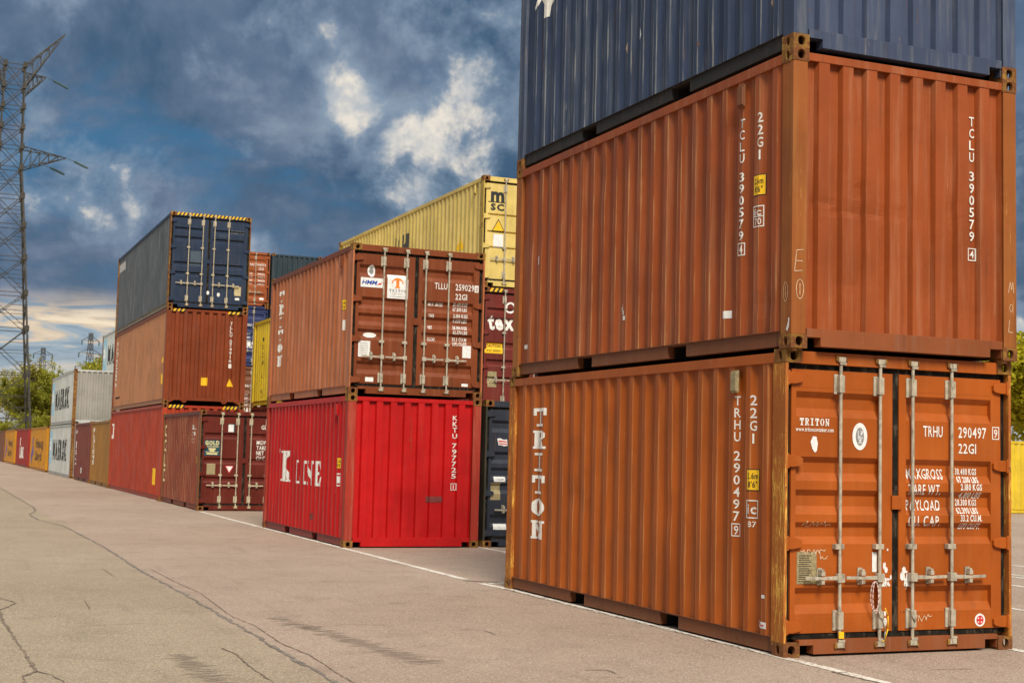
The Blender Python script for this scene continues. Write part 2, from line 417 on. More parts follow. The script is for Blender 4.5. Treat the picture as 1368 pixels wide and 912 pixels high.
def decal(parent, name, shape, mapper, axis, breaks, mat, lift=.003, label=None):
    """lay flat shapes on a profiled surface: cut at its folds, then fold along with it"""
    bm = bmesh.new(); k = 0
    for vs, fs in shape:
        for fidx in fs:
            try: bm.faces.new([bm.verts.new((vs[i][0], vs[i][1], k)) for i in fidx])
            except ValueError: pass
            k += 1
    if bm.verts:
        lo = min(v.co[axis] for v in bm.verts); hi = max(v.co[axis] for v in bm.verts)
        no = Vector((1, 0, 0)) if axis == 0 else Vector((0, 1, 0))
        for t in breaks:
            if lo < t < hi:
                bmesh.ops.bisect_plane(bm, geom=bm.verts[:] + bm.edges[:] + bm.faces[:], plane_co=no * t, plane_no=no)
    for v in bm.verts:
        v.co = mapper(v.co.x, v.co.y, lift + (int(v.co.z + .5) % 7) * .00025)
    me = bpy.data.meshes.new(name); bm.to_mesh(me); bm.free(); me.materials.append(mat)
    return tag(put(name, me, parent), label)

# ------------------------------------------------------------------ containers
W = 2.438; L20, L40 = 6.058, 12.192; H8, HC = 2.591, 2.896
GRP = 'shipping containers in the yard'
STD_GROOVES = [(2.02, 2.235), (1.475, 1.68), (1.19, 1.40), (.94, 1.125), (.355, .575)]
TRI_GROOVES = [(1.85, 2.01), (1.20, 1.36), (.72, .88)]
PAIR_GROOVES = [(2.05, 2.17), (1.80, 1.93), (1.12, 1.25), (.86, .99)]
CAST = (.162, .178, .118)
def casting_mesh(sx, sy, sz, mat):
    def mk():
        b = MB(); A, B_, H_ = CAST
        def face(w, h, hw, hh, conv):
            ang = []
            for cx_, cy_ in ((1, 1), (-1, 1), (-1, -1), (1, -1)): ang.append(math.atan2(cy_ * h / 2, cx_ * w / 2) % (2 * math.pi))
            ang += [2 * math.pi * (k + .5) / 16 for k in range(16)]
            ang = sorted(ang); o_, i_ = [], []
            for t in ang:
                c, s_ = math.cos(t), math.sin(t)
                k = min((w / 2) / abs(c) if abs(c) > 1e-6 else 9, (h / 2) / abs(s_) if abs(s_) > 1e-6 else 9)
                o_.append((w / 2 + c * k, h / 2 + s_ * k))
                e = 1 / ((abs(c) / hw) ** 2.6 + (abs(s_) / hh) ** 2.6) ** (1 / 2.6)
                i_.append((w / 2 + c * e, h / 2 + s_ * e))
            n = len(ang)
            for k in range(n):
                k2 = (k + 1) % n
                b.poly([conv(*o_[k], 0), conv(*o_[k2], 0), conv(*i_[k2], 0), conv(*i_[k], 0)])
                b.poly([conv(*i_[k], 0), conv(*i_[k2], 0), conv(*i_[k2], .03), conv(*i_[k], .03)])
        face(A, H_, .036, .041, lambda p, q, d: (p, d, q))
        face(B_, H_, .028, .041, lambda p, q, d: (d, p, q))
        face(A, B_, .032, .06, lambda p, q, d: (p, q, d))
        b.poly([(A, 0, 0), (A, B_, 0), (A, B_, H_), (A, 0, H_)]); b.poly([(0, B_, 0), (A, B_, 0), (A, B_, H_), (0, B_, H_)])
        b.poly([(0, 0, H_), (A, 0, H_), (A, B_, H_), (0, B_, H_)])
        b.v = [(x * sx, y * sy, z * sz) for x, y, z in b.v]
        return b.mesh('corner_casting', mat, fix=False)
    return cached(('cast', sx, sy, sz, mat.name), mk)

def side_profile(L, y0, y1, pitch=.278, dep=.036, x_out=.010):
    """break points along y of the corrugated side sheet -> list of (y, x)"""
    pts = [(y0, x_out + dep)]; y = y0 + .05
    pts.append((y, x_out + dep))
    while y + pitch < y1 + .02:
        for dy, d in ((.068, 0), (.072, 0), (.068, dep), (.070, dep)):
            y += dy
            if y < y1 - .01: pts.append((y, x_out + d))
    if pts[-1][0] < y1: pts.append((y1, pts[-1][1]))
    return pts
def end_profile(x0, x1, pitch=.25, dep=.052, y_out=.012):
    pts = [(x0, y_out + dep)]; x = x0
    while x < x1:
        for dx, d in ((.104, dep), (.018, 0), (.110, 0), (.018, dep)):
            x += dx
            if x < x1 - .005: pts.append((x, y_out + d))
    pts.append((x1, y_out + dep)); return pts
def interp(pts, t):
    if t <= pts[0][0]: return pts[0][1]
    for (a, p), (b, q) in zip(pts, pts[1:]):
        if t <= b: return p + (q - p) * (t - a) / (b - a)
    return pts[-1][1]

class Container:
    def __init__(s, name, label, loc, L=L20, H=H8, end='door', mats=None, grooves=None, bev=0.0, dents=0, seed=1,
                 fork=True, castmat=RUST, goose=False, nz=1, bars=GALV, rz=0, fullrear=False):
        s.L, s.H, s.end = L, H, end; s.M = mats; bd = mats['body']; sdm = mats.get('side', bd); ps = mats.get('post', bd); fr = mats.get('frame', bd); enm = mats.get('end', bd)
        dents = dents if nz >= 12 else 0
        s.root = root = thing(name, label, 'container', loc, GRP, rz); s.seed = seed
        rnd = random.Random(seed); s.leaves = []
        s.dents = [(rnd.uniform(.4, L - .4), rnd.uniform(.2, 1.3) if rnd.random() < .7 else rnd.uniform(1.3, 2.3), rnd.uniform(.05, .16), rnd.uniform(.05, .2), rnd.uniform(-.008, .018)) for _ in range(dents)]
        P = lambda n, me: put(n, me, root)
        # corner castings
        for ix, sx in ((0, 1), (1, -1)):
            for iy, sy in ((0, 1), (1, -1)):
                for iz, sz in ((0, 1), (1, -1)):
                    put('corner_casting', casting_mesh(sx, sy, sz, castmat), root, (ix * W, iy * L, iz * H))
        z0, z1 = .118, H - .118
        key = (L, H, end, bev, bd.name, ps.name, fr.name, goose, fork)
        def c(n, fn, *extra): return cached((n,) + key + extra, fn)
        # posts
        for ix in (0, 1):
            for iy in (0, 1):
                door_post = (end == 'door' and iy == 0)
                def mk():
                    b = MB(); X = (lambda a: a) if ix == 0 else (lambda a: W - a)
                    def bx(xa, xb, ya, yb, za, zb):
                        xa, xb = sorted((X(xa), X(xb)))
                        if iy: ya, yb = L - yb, L - ya
                        b.box(xa, xb, ya, yb, za, zb)
                    if door_post:
                        bx(.003, .032, .004, .196, z0, z1); bx(.032, .115, .115, .194, z0, z1)
                    else:
                        bx(.004, .150, .004, .060, z0, z1); bx(.006, .060, .060, .170, z0, z1)
                    return b.mesh('corner_post', ps, bev)
                P('corner_post', c('post', mk, ix, iy))
        s.y0, s.y1 = (.196 if end == 'door' else .17), L - .17
        # rails
        for ix in (0, 1):
            X = (lambda a: a) if ix == 0 else (lambda a: W - a)
            def mk_t():
                b = MB(); xa, xb = sorted((X(.002), X(.062))); b.box(xa, xb, .18, L - .18, H - .118, H - .030); return b.mesh('top_side_rail', fr, bev)
            P('top_side_rail', c('trail', mk_t, ix))
            def mk_b():
                b = MB(); xa, xb = sorted((X(.034), X(.110))); ys = [.18]
                if fork and L < 8: 
                    for cc in (L / 2 - 1.03, L / 2 + 1.03): ys += [cc - .18, cc + .18]
                ys.append(L - .18)
                for k in range(0, len(ys), 2): b.box(xa, xb, ys[k], ys[k + 1], .022, .150)
                for k in range(1, len(ys) - 1, 2): b.box(xa, xb, ys[k] + .0, ys[k + 1], .136, .149)
                xa, xb = sorted((X(.014), X(.034))); b.box(xa, xb, .185, L - .185, .148, .156)
                return b.mesh('bottom_side_rail', mats.get('rail', fr), bev * .6)
            P('bottom_side_rail', c('brail', mk_b, ix, mats.get('rail', fr).name))
        if fork and L < 8:
            for cc in (L / 2 - 1.03, L / 2 + 1.03):
                def mk_f():
                    b = MB()
                    for ya in (cc - .186, cc + .180): b.box(.112, W - .112, ya, ya + .006, .024, .136)
                    b.box(.112, W - .112, cc - .186, cc + .186, .137, .143); b.box(1.0, 1.4, cc - .17, cc + .17, .03, .13)
                    return b.mesh('fork_pocket', DARK)
                P('fork_pocket', c('fork', mk_f, cc))
        # floor and roof
        P('floor', c('floor', lambda: MB().box(.112, W - .112, .15, L - .15, .158, .185).mesh('floor', DARK)))
        def mk_r():
            b = MB(); y = .1; up = True; prev = None
            n = int((L - .2) / .21)
            for k in range(n + 1):
                yy = .1 + (L - .2) * k / n; zz = H - (.036 if k % 2 else .056)
                if prev: b.poly([(.06, prev[0], prev[1]), (W - .06, prev[0], prev[1]), (W - .06, yy, zz), (.06, yy, zz)])
                prev = (yy, zz)
            return b.mesh('roof', fr)
        P('roof', c('roof', mk_r))
        # corrugated sides
        s.sp = side_profile(L, s.y0 - .03, s.y1 + .03)
        for ix in (0, 1):
            def mk_s():
                b = MB(); zs = [.152 + (H - .10 - .152) * k / nz for k in range(nz + 1)]; n = len(s.sp)
                ys = []
                for (a, p), (b2, q) in zip(s.sp, s.sp[1:]):
                    ys += [(a, p), ((a + b2) / 2, (p + q) / 2)]
                ys.append(s.sp[-1]); n = len(ys)
                for z in zs:
                    for y, x in ys:
                        xx = x + (s.dent(y, z) if ix == 0 else 0)
                        b.v.append((xx if ix == 0 else W - xx, y, z))
                for j in range(nz):
                    for i in range(n - 1):
                        a = j * n + i; b.f.append((a, a + 1, a + n + 1, a + n) if ix else (a + 1, a, a + n, a + n + 1))
                me = b.mesh('side_panel', sdm, fix=False)
                fa = me.attributes.new('fold', 'FLOAT', 'POINT')
                fa.data.foreach_set('value', [1.0 if (i % 2 == 0 and x < .012) else 0.0 for _ in zs for i, (y, x) in enumerate(ys)])
                return me
            me = cached(('side', ix, L, H, end, sdm.name, nz, seed if dents else 0), mk_s)
            P('side_panel', me)
        # blind end sheet(s)
        s.ep = end_profile(.150, W - .150)
        def mk_e(far):
            b = MB(); NR = 40 if seed == 5 and not far else 8; zs = [.16 + (H - .10 - .16) * k / NR for k in range(NR + 1)]
            n = len(s.ep)
            for z in zs:
                for x, y in s.ep:
                    d = 0 if far else .004 * mnoise.noise((x * 2.3 + seed * 7, z * 1.7, seed)) 
                    if NR > 8:                                   # the crease knocked into the middle of the sheet
                        for xc, zc, rx, rz, kk in ((.35, 1.26, .10, .045, .012), (.60, 1.22, .12, .05, .016), (.86, 1.22, .12, .05, .014), (1.11, 1.24, .12, .045, .010), (.72, 1.42, .05, .06, .018), (1.73, 1.35, .06, .12, .014), (.60, .55, .1, .05, .008)):
                            d += kk * math.exp(-((x - xc) / rx) ** 2 - ((z - zc) / rz) ** 2)
                    b.v.append((x, L - y if far else y + max(d, -.003), z))
            for j in range(NR):
                for i in range(n - 1):
                    a = j * n + i; b.f.append((a, a + n, a + n + 1, a + 1) if far else (a, a + 1, a + n + 1, a + n))
            return b.mesh('end_panel', enm, fix=False)
        def mk_sill(far, door):
            b = MB(); hi = .142 if door else .172
            ya, yb = (.008, .11)
            if far: ya, yb = L - yb, L - ya
            if goose and not far:
                b.box(.164, W - .164, ya, yb, .118, .20)
                for xc in (.62, W - .62): b.prism([(xc - .10, .118), (xc - .03, .045), (xc + .03, .045), (xc + .10, .118)], 1, ya + .002, yb - .01)
                for xa, sg in ((.164, 1), (W - .164, -1)): b.prism([(xa, .118), (xa, .03), (xa + sg * .17, .118)], 1, ya + .003, yb - .01)
            else:
                b.box(.305, W - .305, ya, yb, .022, hi)
                b.box(.163, .305, ya, yb, .098, hi); b.box(W - .305, W - .163, ya, yb, .098, hi)
                b.box(.163, .170, ya + .01, yb, .022, .098); b.box(W - .170, W - .163, ya + .01, yb, .022, .098)
            return b.mesh('door_sill' if door else 'end_sill', mats.get('sill', fr), bev * .6)
        def mk_head(far, door):
            b = MB(); ya, yb = ((.010, .11) if door else (.006, .06))
            if far: ya, yb = L - yb, L - ya
            b.box(.163, W - .163, ya, yb, H - (.122 if door else .104), H - (.016 if door else .036))
            return b.mesh('door_header' if door else 'top_end_rail', fr, bev * .6)
        P('end_panel', cached(('endf', L, H, enm.name, 0), lambda: mk_e(True)))
        P('end_sill', c('sillf', lambda: mk_sill(True, False))); P('top_end_rail', c('headf', lambda: mk_head(True, False)))
        if end == 'blind':
            P('end_panel', cached(('endn', L, H, enm.name, seed), lambda: mk_e(False)))
            P('end_sill', c('silln', lambda: mk_sill(False, False), mats.get('sill', fr).name)); P('top_end_rail', c('headn', lambda: mk_head(False, False)))
        else:
            P('door_sill', c('silln', lambda: mk_sill(False, True), mats.get('sill', fr).name)); P('door_header', c('headn', lambda: mk_head(False, True)))
            s.doors(grooves or STD_GROOVES, bev, enm, fr, bars, c)
    def dent(s, y, z):
        if not s.dents: return 0.0
        d = 0
        for a, b, ra, rb, k in s.dents: d += k * math.exp(-((y - a) / ra) ** 2 - ((z - b) / rb) ** 2)
        return d + .0025 * mnoise.noise((y * 1.9, z * 1.3, s.seed * 3.7))
    def doors(s, grooves, bev, mat, fr, bars, c):
        H = s.H; k = (H - .19 - .17) / (H8 - .19 - .17)
        Z = lambda z: .19 + (z - .19) * k
        s.gr = [(Z(a), Z(b)) for a, b in grooves]
        prof = [(Z(.33) - .004, .047)]
        for a, b in sorted(s.gr):
            h = b - a; prof += [(a, .047), (a + .34 * h, .090), (b - .24 * h, .090), (b, .047)]
        prof.append((Z(2.27) + .004, .047)); s.dp = prof
        def gk():
            b = MB()
            b.box(.032, .118, .070, .112, .145, H - .125); b.box(W - .118, W - .032, .070, .112, .145, H - .125)
            b.box(1.135, 1.22, .058, .112, .145, H - .125); b.box(.118, W - .118, .056, .112, .144, Z(.20)); b.box(.118, W - .118, .056, .112, Z(2.41), H - .123)
            return b.mesh('door_gasket', RUBBER, bev * .5)
        put('door_gasket', c('gask', gk), s.root)
        zt, zb = H - .168, .192
        for side, (xa, pa, pb, xb) in (('l', (.090, .140, 1.010, 1.142)), ('r', (1.212, 1.290, 2.235, 2.348))):
            def lf():
                b = MB()
                b.box(xa, pa, .045, .095, zb, zt); b.box(pb, xb, .045, .095, zb, zt)
                b.box(pa, pb, .0455, .095, Z(2.27), zt - .0005); b.box(pa, pb, .0455, .095, zb + .0005, Z(.33))
                nb = len(b.v)
                return b
            def mk():
                b = lf(); me = b.mesh('door', mat, bev * .6)
                bm = bmesh.new(); bm.from_mesh(me)
                for (za, ya), (zb_, yb_) in zip(prof, prof[1:]):
                    bm.faces.new([bm.verts.new(p) for p in ((pa - .002, ya, za), (pb + .002, ya, za), (pb + .002, yb_, zb_), (pa - .002, yb_, zb_))])
                bm.to_mesh(me); bm.free(); return me
            d = put('door', c('leaf', mk, side, mat.name, tuple(grooves)), s.root); s.leaves.append(d)
            sg = -1 if side == 'l' else 1
            for xbar in ((.57, .985) if side == 'l' else (1.335, 1.765)):
                def bar():
                    b = MB(); yb2 = .010; zl, zh = .105, H - .085
                    b.tube((xbar, yb2, zl), (xbar, yb2, zh), .0150, 10)
                    for za, zc in ((zb + .02, zb + .19), (zt - .20, zt - .03)):           # bearing brackets
                        b.box(xbar - .052, xbar + .040, .033, .0445, za, zc); b.box(xbar - .026, xbar + .026, -.012, .034, za + .012, zc - .012)
                    for zc in ((.92 * k, 1.62 * k) if H > 2.7 else (.92 * k,)):
                            b.box(xbar - .055, xbar + .034, -.006, .0445, zc - .022, zc + .022)
                    for zc, t in ((.092, 1), (H - .072, -1)):                              # cams
                        b.box(xbar - .035, xbar + .035, -.014, .006, zc - .022, zc + .022)
                        b.box(xbar - .020, xbar + .045, -.010, .004, zc + t * .024, zc + t * .045)
                    me = b.mesh('locking_bar', bars, .002 if bev else 0)
                    return me
                put('locking_bar', c('bar', bar, xbar, bars.name), d)
                def keep():
                    b = MB()
                    for zc in (.085, H - .066):
                        b.box(xbar - .060, xbar - .036, -.012, .0085, zc - .02, zc + .025); b.box(xbar + .036, xbar + .058, -.012, .0085, zc - .025, zc + .02)
                    return b.mesh('cam_keeper', RUST, .003 if bev else 0)
                put('cam_keeper', c('keep', keep, xbar), d)
                def han():
                    b = MB(); z = .655 * k
                    b.box(xbar - .034, xbar + .034, -.018, .030, z - .036, z + .036)
                    x2 = xbar + sg * .36
                    b.prism([(xbar + sg * .034, z - .016), (xbar + sg * .034, z + .018), (xbar + sg * .2, z + .012), (x2, z + .016), (x2, z - .010), (xbar + sg * .2, z - .014)], 1, -.014, .002)
                    xc = xbar + sg * .19
                    b.prism([(xc - .022, z - .06), (xc + .022, z - .06), (xc + .028, z - .03), (xc + .022, z + .085), (xc - .022, z + .085), (xc - .028, z - .03)], 1, .030, .0445)
                    b.box(xc - .02, xc + .02, -.024, .032, z + .022, z + .055); b.box(xc - .016, xc + .016, -.022, .032, z - .05, z - .02)
                    b.tube((xc, .033, z + .064), (xc, -.02, z + .064), .014, 8)
                    return b.mesh('handle', bars, .002 if bev else 0)
                put('handle', c('han', han, xbar, bars.name), d)
            for zh in (.25, .95, 1.64, 2.345):
                zh = Z(zh)
                def hin():
                    b = MB(); X = (lambda a: a) if side == 'l' else (lambda a: W - a)
                    pts = [(X(.034), zh - .05), (X(.034), zh + .05), (X(.105), zh + .05), (X(.17), zh + .036), (X(.192), zh + .022), (X(.192), zh - .024), (X(.17), zh - .038), (X(.105), zh - .05)]
                    b.prism(pts, 1, .014, .0445)
                    b.tube((X(.040), .012, zh - .062), (X(.040), .012, zh + .062), .013, 8)
                    return b.mesh('hinge', mat, bev)
                put('hinge', c('hin', hin, side, zh, mat.name), d)
        put('lock_plate', c('lockp', lambda: MB().box(1.125, 1.232, .022, .0445, Z(1.24), Z(1.36)).mesh('lock_plate', mat, bev), mat.name), s.leaves[1])
    # -- lettering and stickers; u runs left to right as one reads the face
    def on_side(s, name, shape, y, z, mat, lift=.003, label=None):
        br = [-(t - y) for t, _ in s.sp]
        mp = lambda u, v, l: (interp(s.sp, y - u) + (s.dent(y - u, z + v) if s.dents else 0) - l, y - u, z + v)
        return decal(s.root, name, shape, mp, 0, br, mat, lift, label)
    def on_end(s, name, shape, x, z, mat, lift=.004, label=None):
        if s.end == 'blind':
            br = [t - x for t, _ in s.ep]
            return decal(s.root, name, shape, lambda u, v, l: (x + u, interp(s.ep, x + u) - l - .004, z + v), 0, br, mat, lift, label)
        leaf = s.leaves[0] if x < 1.18 else s.leaves[1]
        zlo, zhi = s.dp[0][0], s.dp[-1][0]
        fy = lambda t: interp(s.dp, t) if zlo < t < zhi else .0455
        br = [t - z for t, _ in s.dp]
        return decal(leaf, name, shape, lambda u, v, l: (x + u, min(fy(z + v), 9) - l, z + v), 1, br, mat, lift, label)
    def on_flat(s, name, shape, x, z, y, mat):
        return decal(s.root, name, shape, lambda u, v, l: (x + u, y - l, z + v), 0, [], mat)
    def on_post(s, name, shape, y, z, x, mat):
        return decal(s.root, name, shape, lambda u, v, l: (x - l, y - u, z + v), 0, [], mat)
    def vent(s, y):
        z = s.H - .255
        b = MB(); b.box(-.024, .012, y - .045, y + .045, z - .085, z + .085); b.box(-.010, .012, y - .05, y + .05, z - .10, z + .10)
        return put('ventilator', b.mesh('ventilator', s.M.get('vent', s.M['body']), .005), s.root)
    def hazard(s, x0, x1, h=.075, y=-.001, top=None):
        zt = top or s.H - .026; n = int((x1 - x0) / .11)
        ys = .006 if s.end == 'blind' else .010
        shY = []; shB = []
        for k in range(n):
            a = x0 + (x1 - x0) * k / n; b = x0 + (x1 - x0) * (k + 1) / n; m_ = (a + b) / 2
            shY += pg((a, 0), (m_, 0), (m_ + .05, h), (a + .05, h)); shB += pg((m_, 0), (b, 0), (b + .05, h), (m_ + .05, h))
        for sh, mt in ((shY, YELLOW), (shB, BLACK)): s.on_flat('hazard_stripe', sh, 0, zt - h, ys, mt)

def serial_side(c, num, chk, typ, y1=.80, y2=.53, zt=2.21, frame_chk=True, vent=True):
    n = len(num)
    pitch = .107
    c.on_side('serial_lettering', stack(num, .086, pitch, .058), y1, zt, WHITE)
    zz = zt - sum(pitch * .6 if ch == ' ' else pitch for ch in num) - .01
    c.on_side('serial_lettering', stack(chk, .080, pitch, .042) + off(frame(.090, .115, .009), -.045, -.098), y1, zz - .01, WHITE)
    if typ: c.on_side('type_lettering', stack(typ, .090, .112, .062), y2, zt, WHITE)
    if vent: c.vent(y1)
def height_sticker(c, y, z, a='2.6m', b='8\'6"'):
    c.on_side('height_sticker', rect(.15, .19), y + .075, z, BLACK)
    c.on_side('height_sticker', rect(.134, .174, .008, .008), y + .075, z, YELLOW, .0045)
    c.on_side('height_print', off(text(a, .055, .10), .025, .105) + off(text(b, .055, .09), .03, .03), y + .075, z, BLACK, .0075)

OR = paint('faded_orange_paint', (.42, .096, .012), .30, .25, .5, .50, (.46, .17, .055), (.55, .26, .09), .35)
ORD = paint('orange_door_paint', (.43, .096, .010), .18, .15, .25, .5, (.48, .17, .05), (.50, .30, .14), .25)
BRN = paint('brown_orange_paint', (.335, .075, .020), .42, .22, .6, .5, (.42, .19, .095), (.52, .30, .12), .35)
SILLP = paint('dull_orange_sill_paint', (.30, .085, .030), .4, .4, .4, .6)
BRNRAIL = paint('shaded_rail_and_vent_brown', (.235, .080, .034), .4, .5, .3, .6, None, None, .6)  # shade under the side overhang is mixed into this brown; one vent shares it
NAVY = paint('weathered_navy_paint', (.038, .058, .112), .5, .35, .9, .5, (.14, .16, .185), (.26, .26, .24), .55)
NAVYF = paint('scuffed_navy_frame_paint', (.054, .076, .135), .55, .5, .9, .6, (.17, .18, .19), (.34, .20, .12), .6)
BLACKRAIL = paint('near_black_rail_paint', (.030, .028, .026), .4, .5, .3, .7)  # near-black, darker than the navy sheet above it
RED = paint('bright_red_paint', (.54, .005, .008), .18, .25, .3, .48, (.50, .05, .035), (.52, .20, .13), .25)
TLLU = paint('brown_paint', (.215, .047, .012), .25, .2, .2, .5, (.34, .13, .06))
TLLUS = paint('chalky_sheen_brown_paint', (.47, .15, .066), .5, .15, .2, .5, (.60, .30, .19))  # chalky fade, with the side's sky sheen also put into the colour
DNAVY = paint('dark_blue_grey_paint', (.030, .036, .052), .3, .3, .3, .5)
MAROON = paint('maroon_paint', (.17, .022, .016), .3, .3, .3, .5)
MSCY = paint('pale_yellow_paint', (.80, .60, .20), .35, .35, .3, .5, (.84, .68, .32), None, .35)
YEL = paint('yellow_paint', (.80, .56, .040), .3, .5, .3, .5, (.6, .45, .1), None, .45)
GOLDP = paint('dark_red_brown_paint', (.130, .014, .007), .25, .3, .4, .5, (.24, .06, .04))
GOLDS = paint('scuffed_red_brown_paint', (.27, .060, .034), .5, .5, 1.0, .55, (.36, .13, .08), (.46, .26, .13))
RED3 = paint('faded_red_paint', (.43, .046, .018), .4, .25, .4, .5, (.46, .09, .045))
BRN3 = paint('dark_brown_end_paint', (.23, .042, .010), .25, .3, .3, .5)
BRN3S = paint('faded_sheen_brown_side_paint', (.46, .20, .10), .5, .2, .2, .5, (.58, .30, .18))  # faded coat, paled further in the colour to carry the grazing sheen
NAVY3 = paint('deep_blue_door_paint', (.016, .034, .075), .3, .4, .3, .5)
NAVY3S = paint('chalky_grey_blue_paint', (.088, .102, .112), .7, .55, .4, .55, (.165, .175, .18), None, .6)
ORG3 = paint('orange_brown_door_paint', (.36, .085, .020), .3, .3, .2)
GREEN3 = paint('dark_teal_paint', (.026, .046, .058), .4, .3, .2)
BLUE3 = paint('royal_blue_paint', (.020, .035, .12), .3, .3, .2)
TAN = paint('tan_paint', (.36, .165, .030), .3, .25, .3, .5)
MAR4 = paint('dull_maroon_paint', (.20, .045, .035), .3, .25, .2)
MAE = paint('pale_grey_paint', (.60, .62, .58), .3, .35, .3, .5, (.58, .57, .50), (.32, .2, .1), .25)
MAEE = paint('grey_end_paint', (.36, .34, .30), .4, .5, .3, .5, None, (.3, .17, .1), .5)
HAP = paint('orange_yellow_paint', (.60, .26, .012), .25, .3, .3)
RED5 = paint('crimson_paint', (.34, .022, .020), .3, .25, .2)
BRN5 = paint('dusty_brown_paint', (.20, .075, .040), .3, .25, .2)

# ---- near stack
c1 = Container('shipping_container', 'orange container with shut doors and tall white upright lettering, bottom of the near stack', (0, 0, 0), L20, H8, 'door',
               dict(body=OR, side=OR, end=ORD, post=OCHRE, frame=OR, rail=BRNRAIL, sill=SILLP, vent=PLATE), bev=.004, dents=14, seed=3, nz=22)
c1.dents += [(2.25, .36, .07, .10, .030), (2.0, .30, .05, .10, -.018), (1.55, .40, .06, .14, .022), (2.95, .32, .08, .1, .02)]
def main_letters(c):
    c.on_side('company_lettering', stack('TRITON', .215, .264, .335, fn=slab), 5.14, 2.19 if c is c1 else 2.25, WHITE)
main_letters(c1)
serial_side(c1, 'TRHU 290497', '9', '22G1'); height_sticker(c1, .53, 1.37)
c1.on_side('intermodal_mark', frame(.13, .16, .010) + off(text('ic', .09, .085, .02), .02, .04), .60, 1.13, WHITE)
c1.on_side('intermodal_mark', text('87', .05, .08), .575, 1.055, WHITE)
c1.on_side('small_sticker', rect(.15, .055), .43, .205, PAPER); c1.on_side('sticker_print', rect(.06, .012, .06, .02) + rect(.03, .02, .01, .03), .43, .205, REDP, .0055)
c1.on_side('small_sticker', rect(.05, .03), .35, .46, PAPER)
c1.on_end('company_lettering', slab_line('TRITON', .062, .30), .175, 1.945, WHITE)
c1.on_end('web_address_lettering', text('www.tritoncontainer.com', .036, .385, .02, .10), .135, 1.895, WHITE)
c1.on_end('torn_sticker', pg((0, .06), (.025, .11), (.06, .105), (.075, .05), (.065, -.015), (.045, -.03), (.02, 0)), .285, 1.745, PAPER)
c1.on_end('certificate_badge', ell(.078, .118), .795, 1.865, PAPER); c1.on_end('certificate_print', ell(.043, .078), .795, 1.865, GREYP, .0055)
c1.on_end('certificate_print', strokes([[(-.02, .05), (-.02, .0), (.0, .0)], [(.01, .05), (.01, .01), (.03, .05)], [(-.03, -.01), (.03, -.01)], [(-.02, -.02), (.02, -.06)], [(.02, -.02), (-.02, -.06)], [(0, -.005), (0, -.065)]], .007), .795, 1.865, PAPER, .0075)
c1.on_end('serial_lettering', text('TRHU', .098, .215), 1.475, 1.885, WHITE); c1.on_end('serial_lettering', text('290497', .098, .315), 1.865, 1.885, WHITE)
c1.on_end('serial_lettering', off(text('9', .075, .04), .02, .02) + frame(.08, .115, .008), 2.25, 1.878, WHITE); c1.on_end('type_lettering', text('22G1', .09, .20), 1.865, 1.745, WHITE)
for i, (a, k1, k2) in enumerate((('MAXGROSS', '30.480 KGS', '67.200 LBS'), ('TARE WT.', '2.180 KGS', '4.810 LBS'), ('PAYLOAD', '28.300 KGS', '62.390 LBS'), ('CU. CAP.', '33.2 CU.M.', '1.173 CU.FT.'))):
    z = 1.525 - i * .138
    c1.on_end('weight_lettering', text(a, .092, (.40, .36, .375, .355)[i], .014), 1.315, z - .015, WHITE)
    c1.on_end('weight_lettering', text(k1, .056, .24, .03), 1.862 + (.03 if i % 2 else 0), z + .030, WHITE)
    c1.on_end('weight_lettering', text(k2, .052, .24, .03), 1.862 + (.03 if i % 2 else 0), z - .040, WHITE)
c1.on_end('data_plate', rect(.20, .27), .155, .605, PLATE)
c1.on_end('plate_print', sum([rect(random.uniform(.1, .16), .005, .02, .02 + .018 * k) for k in range(13)], []), .155, .605, BLACK, .0055)
c1.on_end('round_sticker', ell(.058, .058), 2.105, .265, PAPER); c1.on_end('sticker_print', strokes([[(-.035, 0), (.035, 0)], [(0, -.035), (0, .035)]], .02) + ring(.040, .040, .010), 2.105, .265, REDP, .0055)
c1.on_end('seal_tag', rect(.05, .17), .93, .70, PAPER)
rn = random.Random(4)
c1.on_end('paint_splash', sum([ell(rn.uniform(.006, .022), rn.uniform(.008, .04), rn.gauss(0, .035), rn.gauss(0, .13), 7) for _ in range(26)], []), 1.075, .60, PAPER)
c1.on_end('paint_splash', sum([ell(rn.uniform(.006, .03), rn.uniform(.008, .045), rn.gauss(0, .03), rn.gauss(0, .05), 7) for _ in range(16)], []), 1.275, .60, PAPER)
for (x, z, w_, h_, n) in ((.22, 1.085, .30, .055, 24), (.20, .855, .26, .045, 20), (.36, .80, .12, .10, 10), (1.42, .265, .16, .06, 14)):
    c1.on_end('chalk_scrawl', strokes(scribble(rn, w_, h_, n), .006), x, z, CHALK)
c1.on_end('marker_scrawl', strokes(scribble(rn, .05, .05, 8) + [[(a, b - .09) for a, b in scribble(rn, .05, .05, 7)[0]], [(0, -.12), (.06, -.12)], [(a, b - .2) for a, b in scribble(rn, .05, .06, 5)[0]]], .007), 1.235, .53, BLACK)
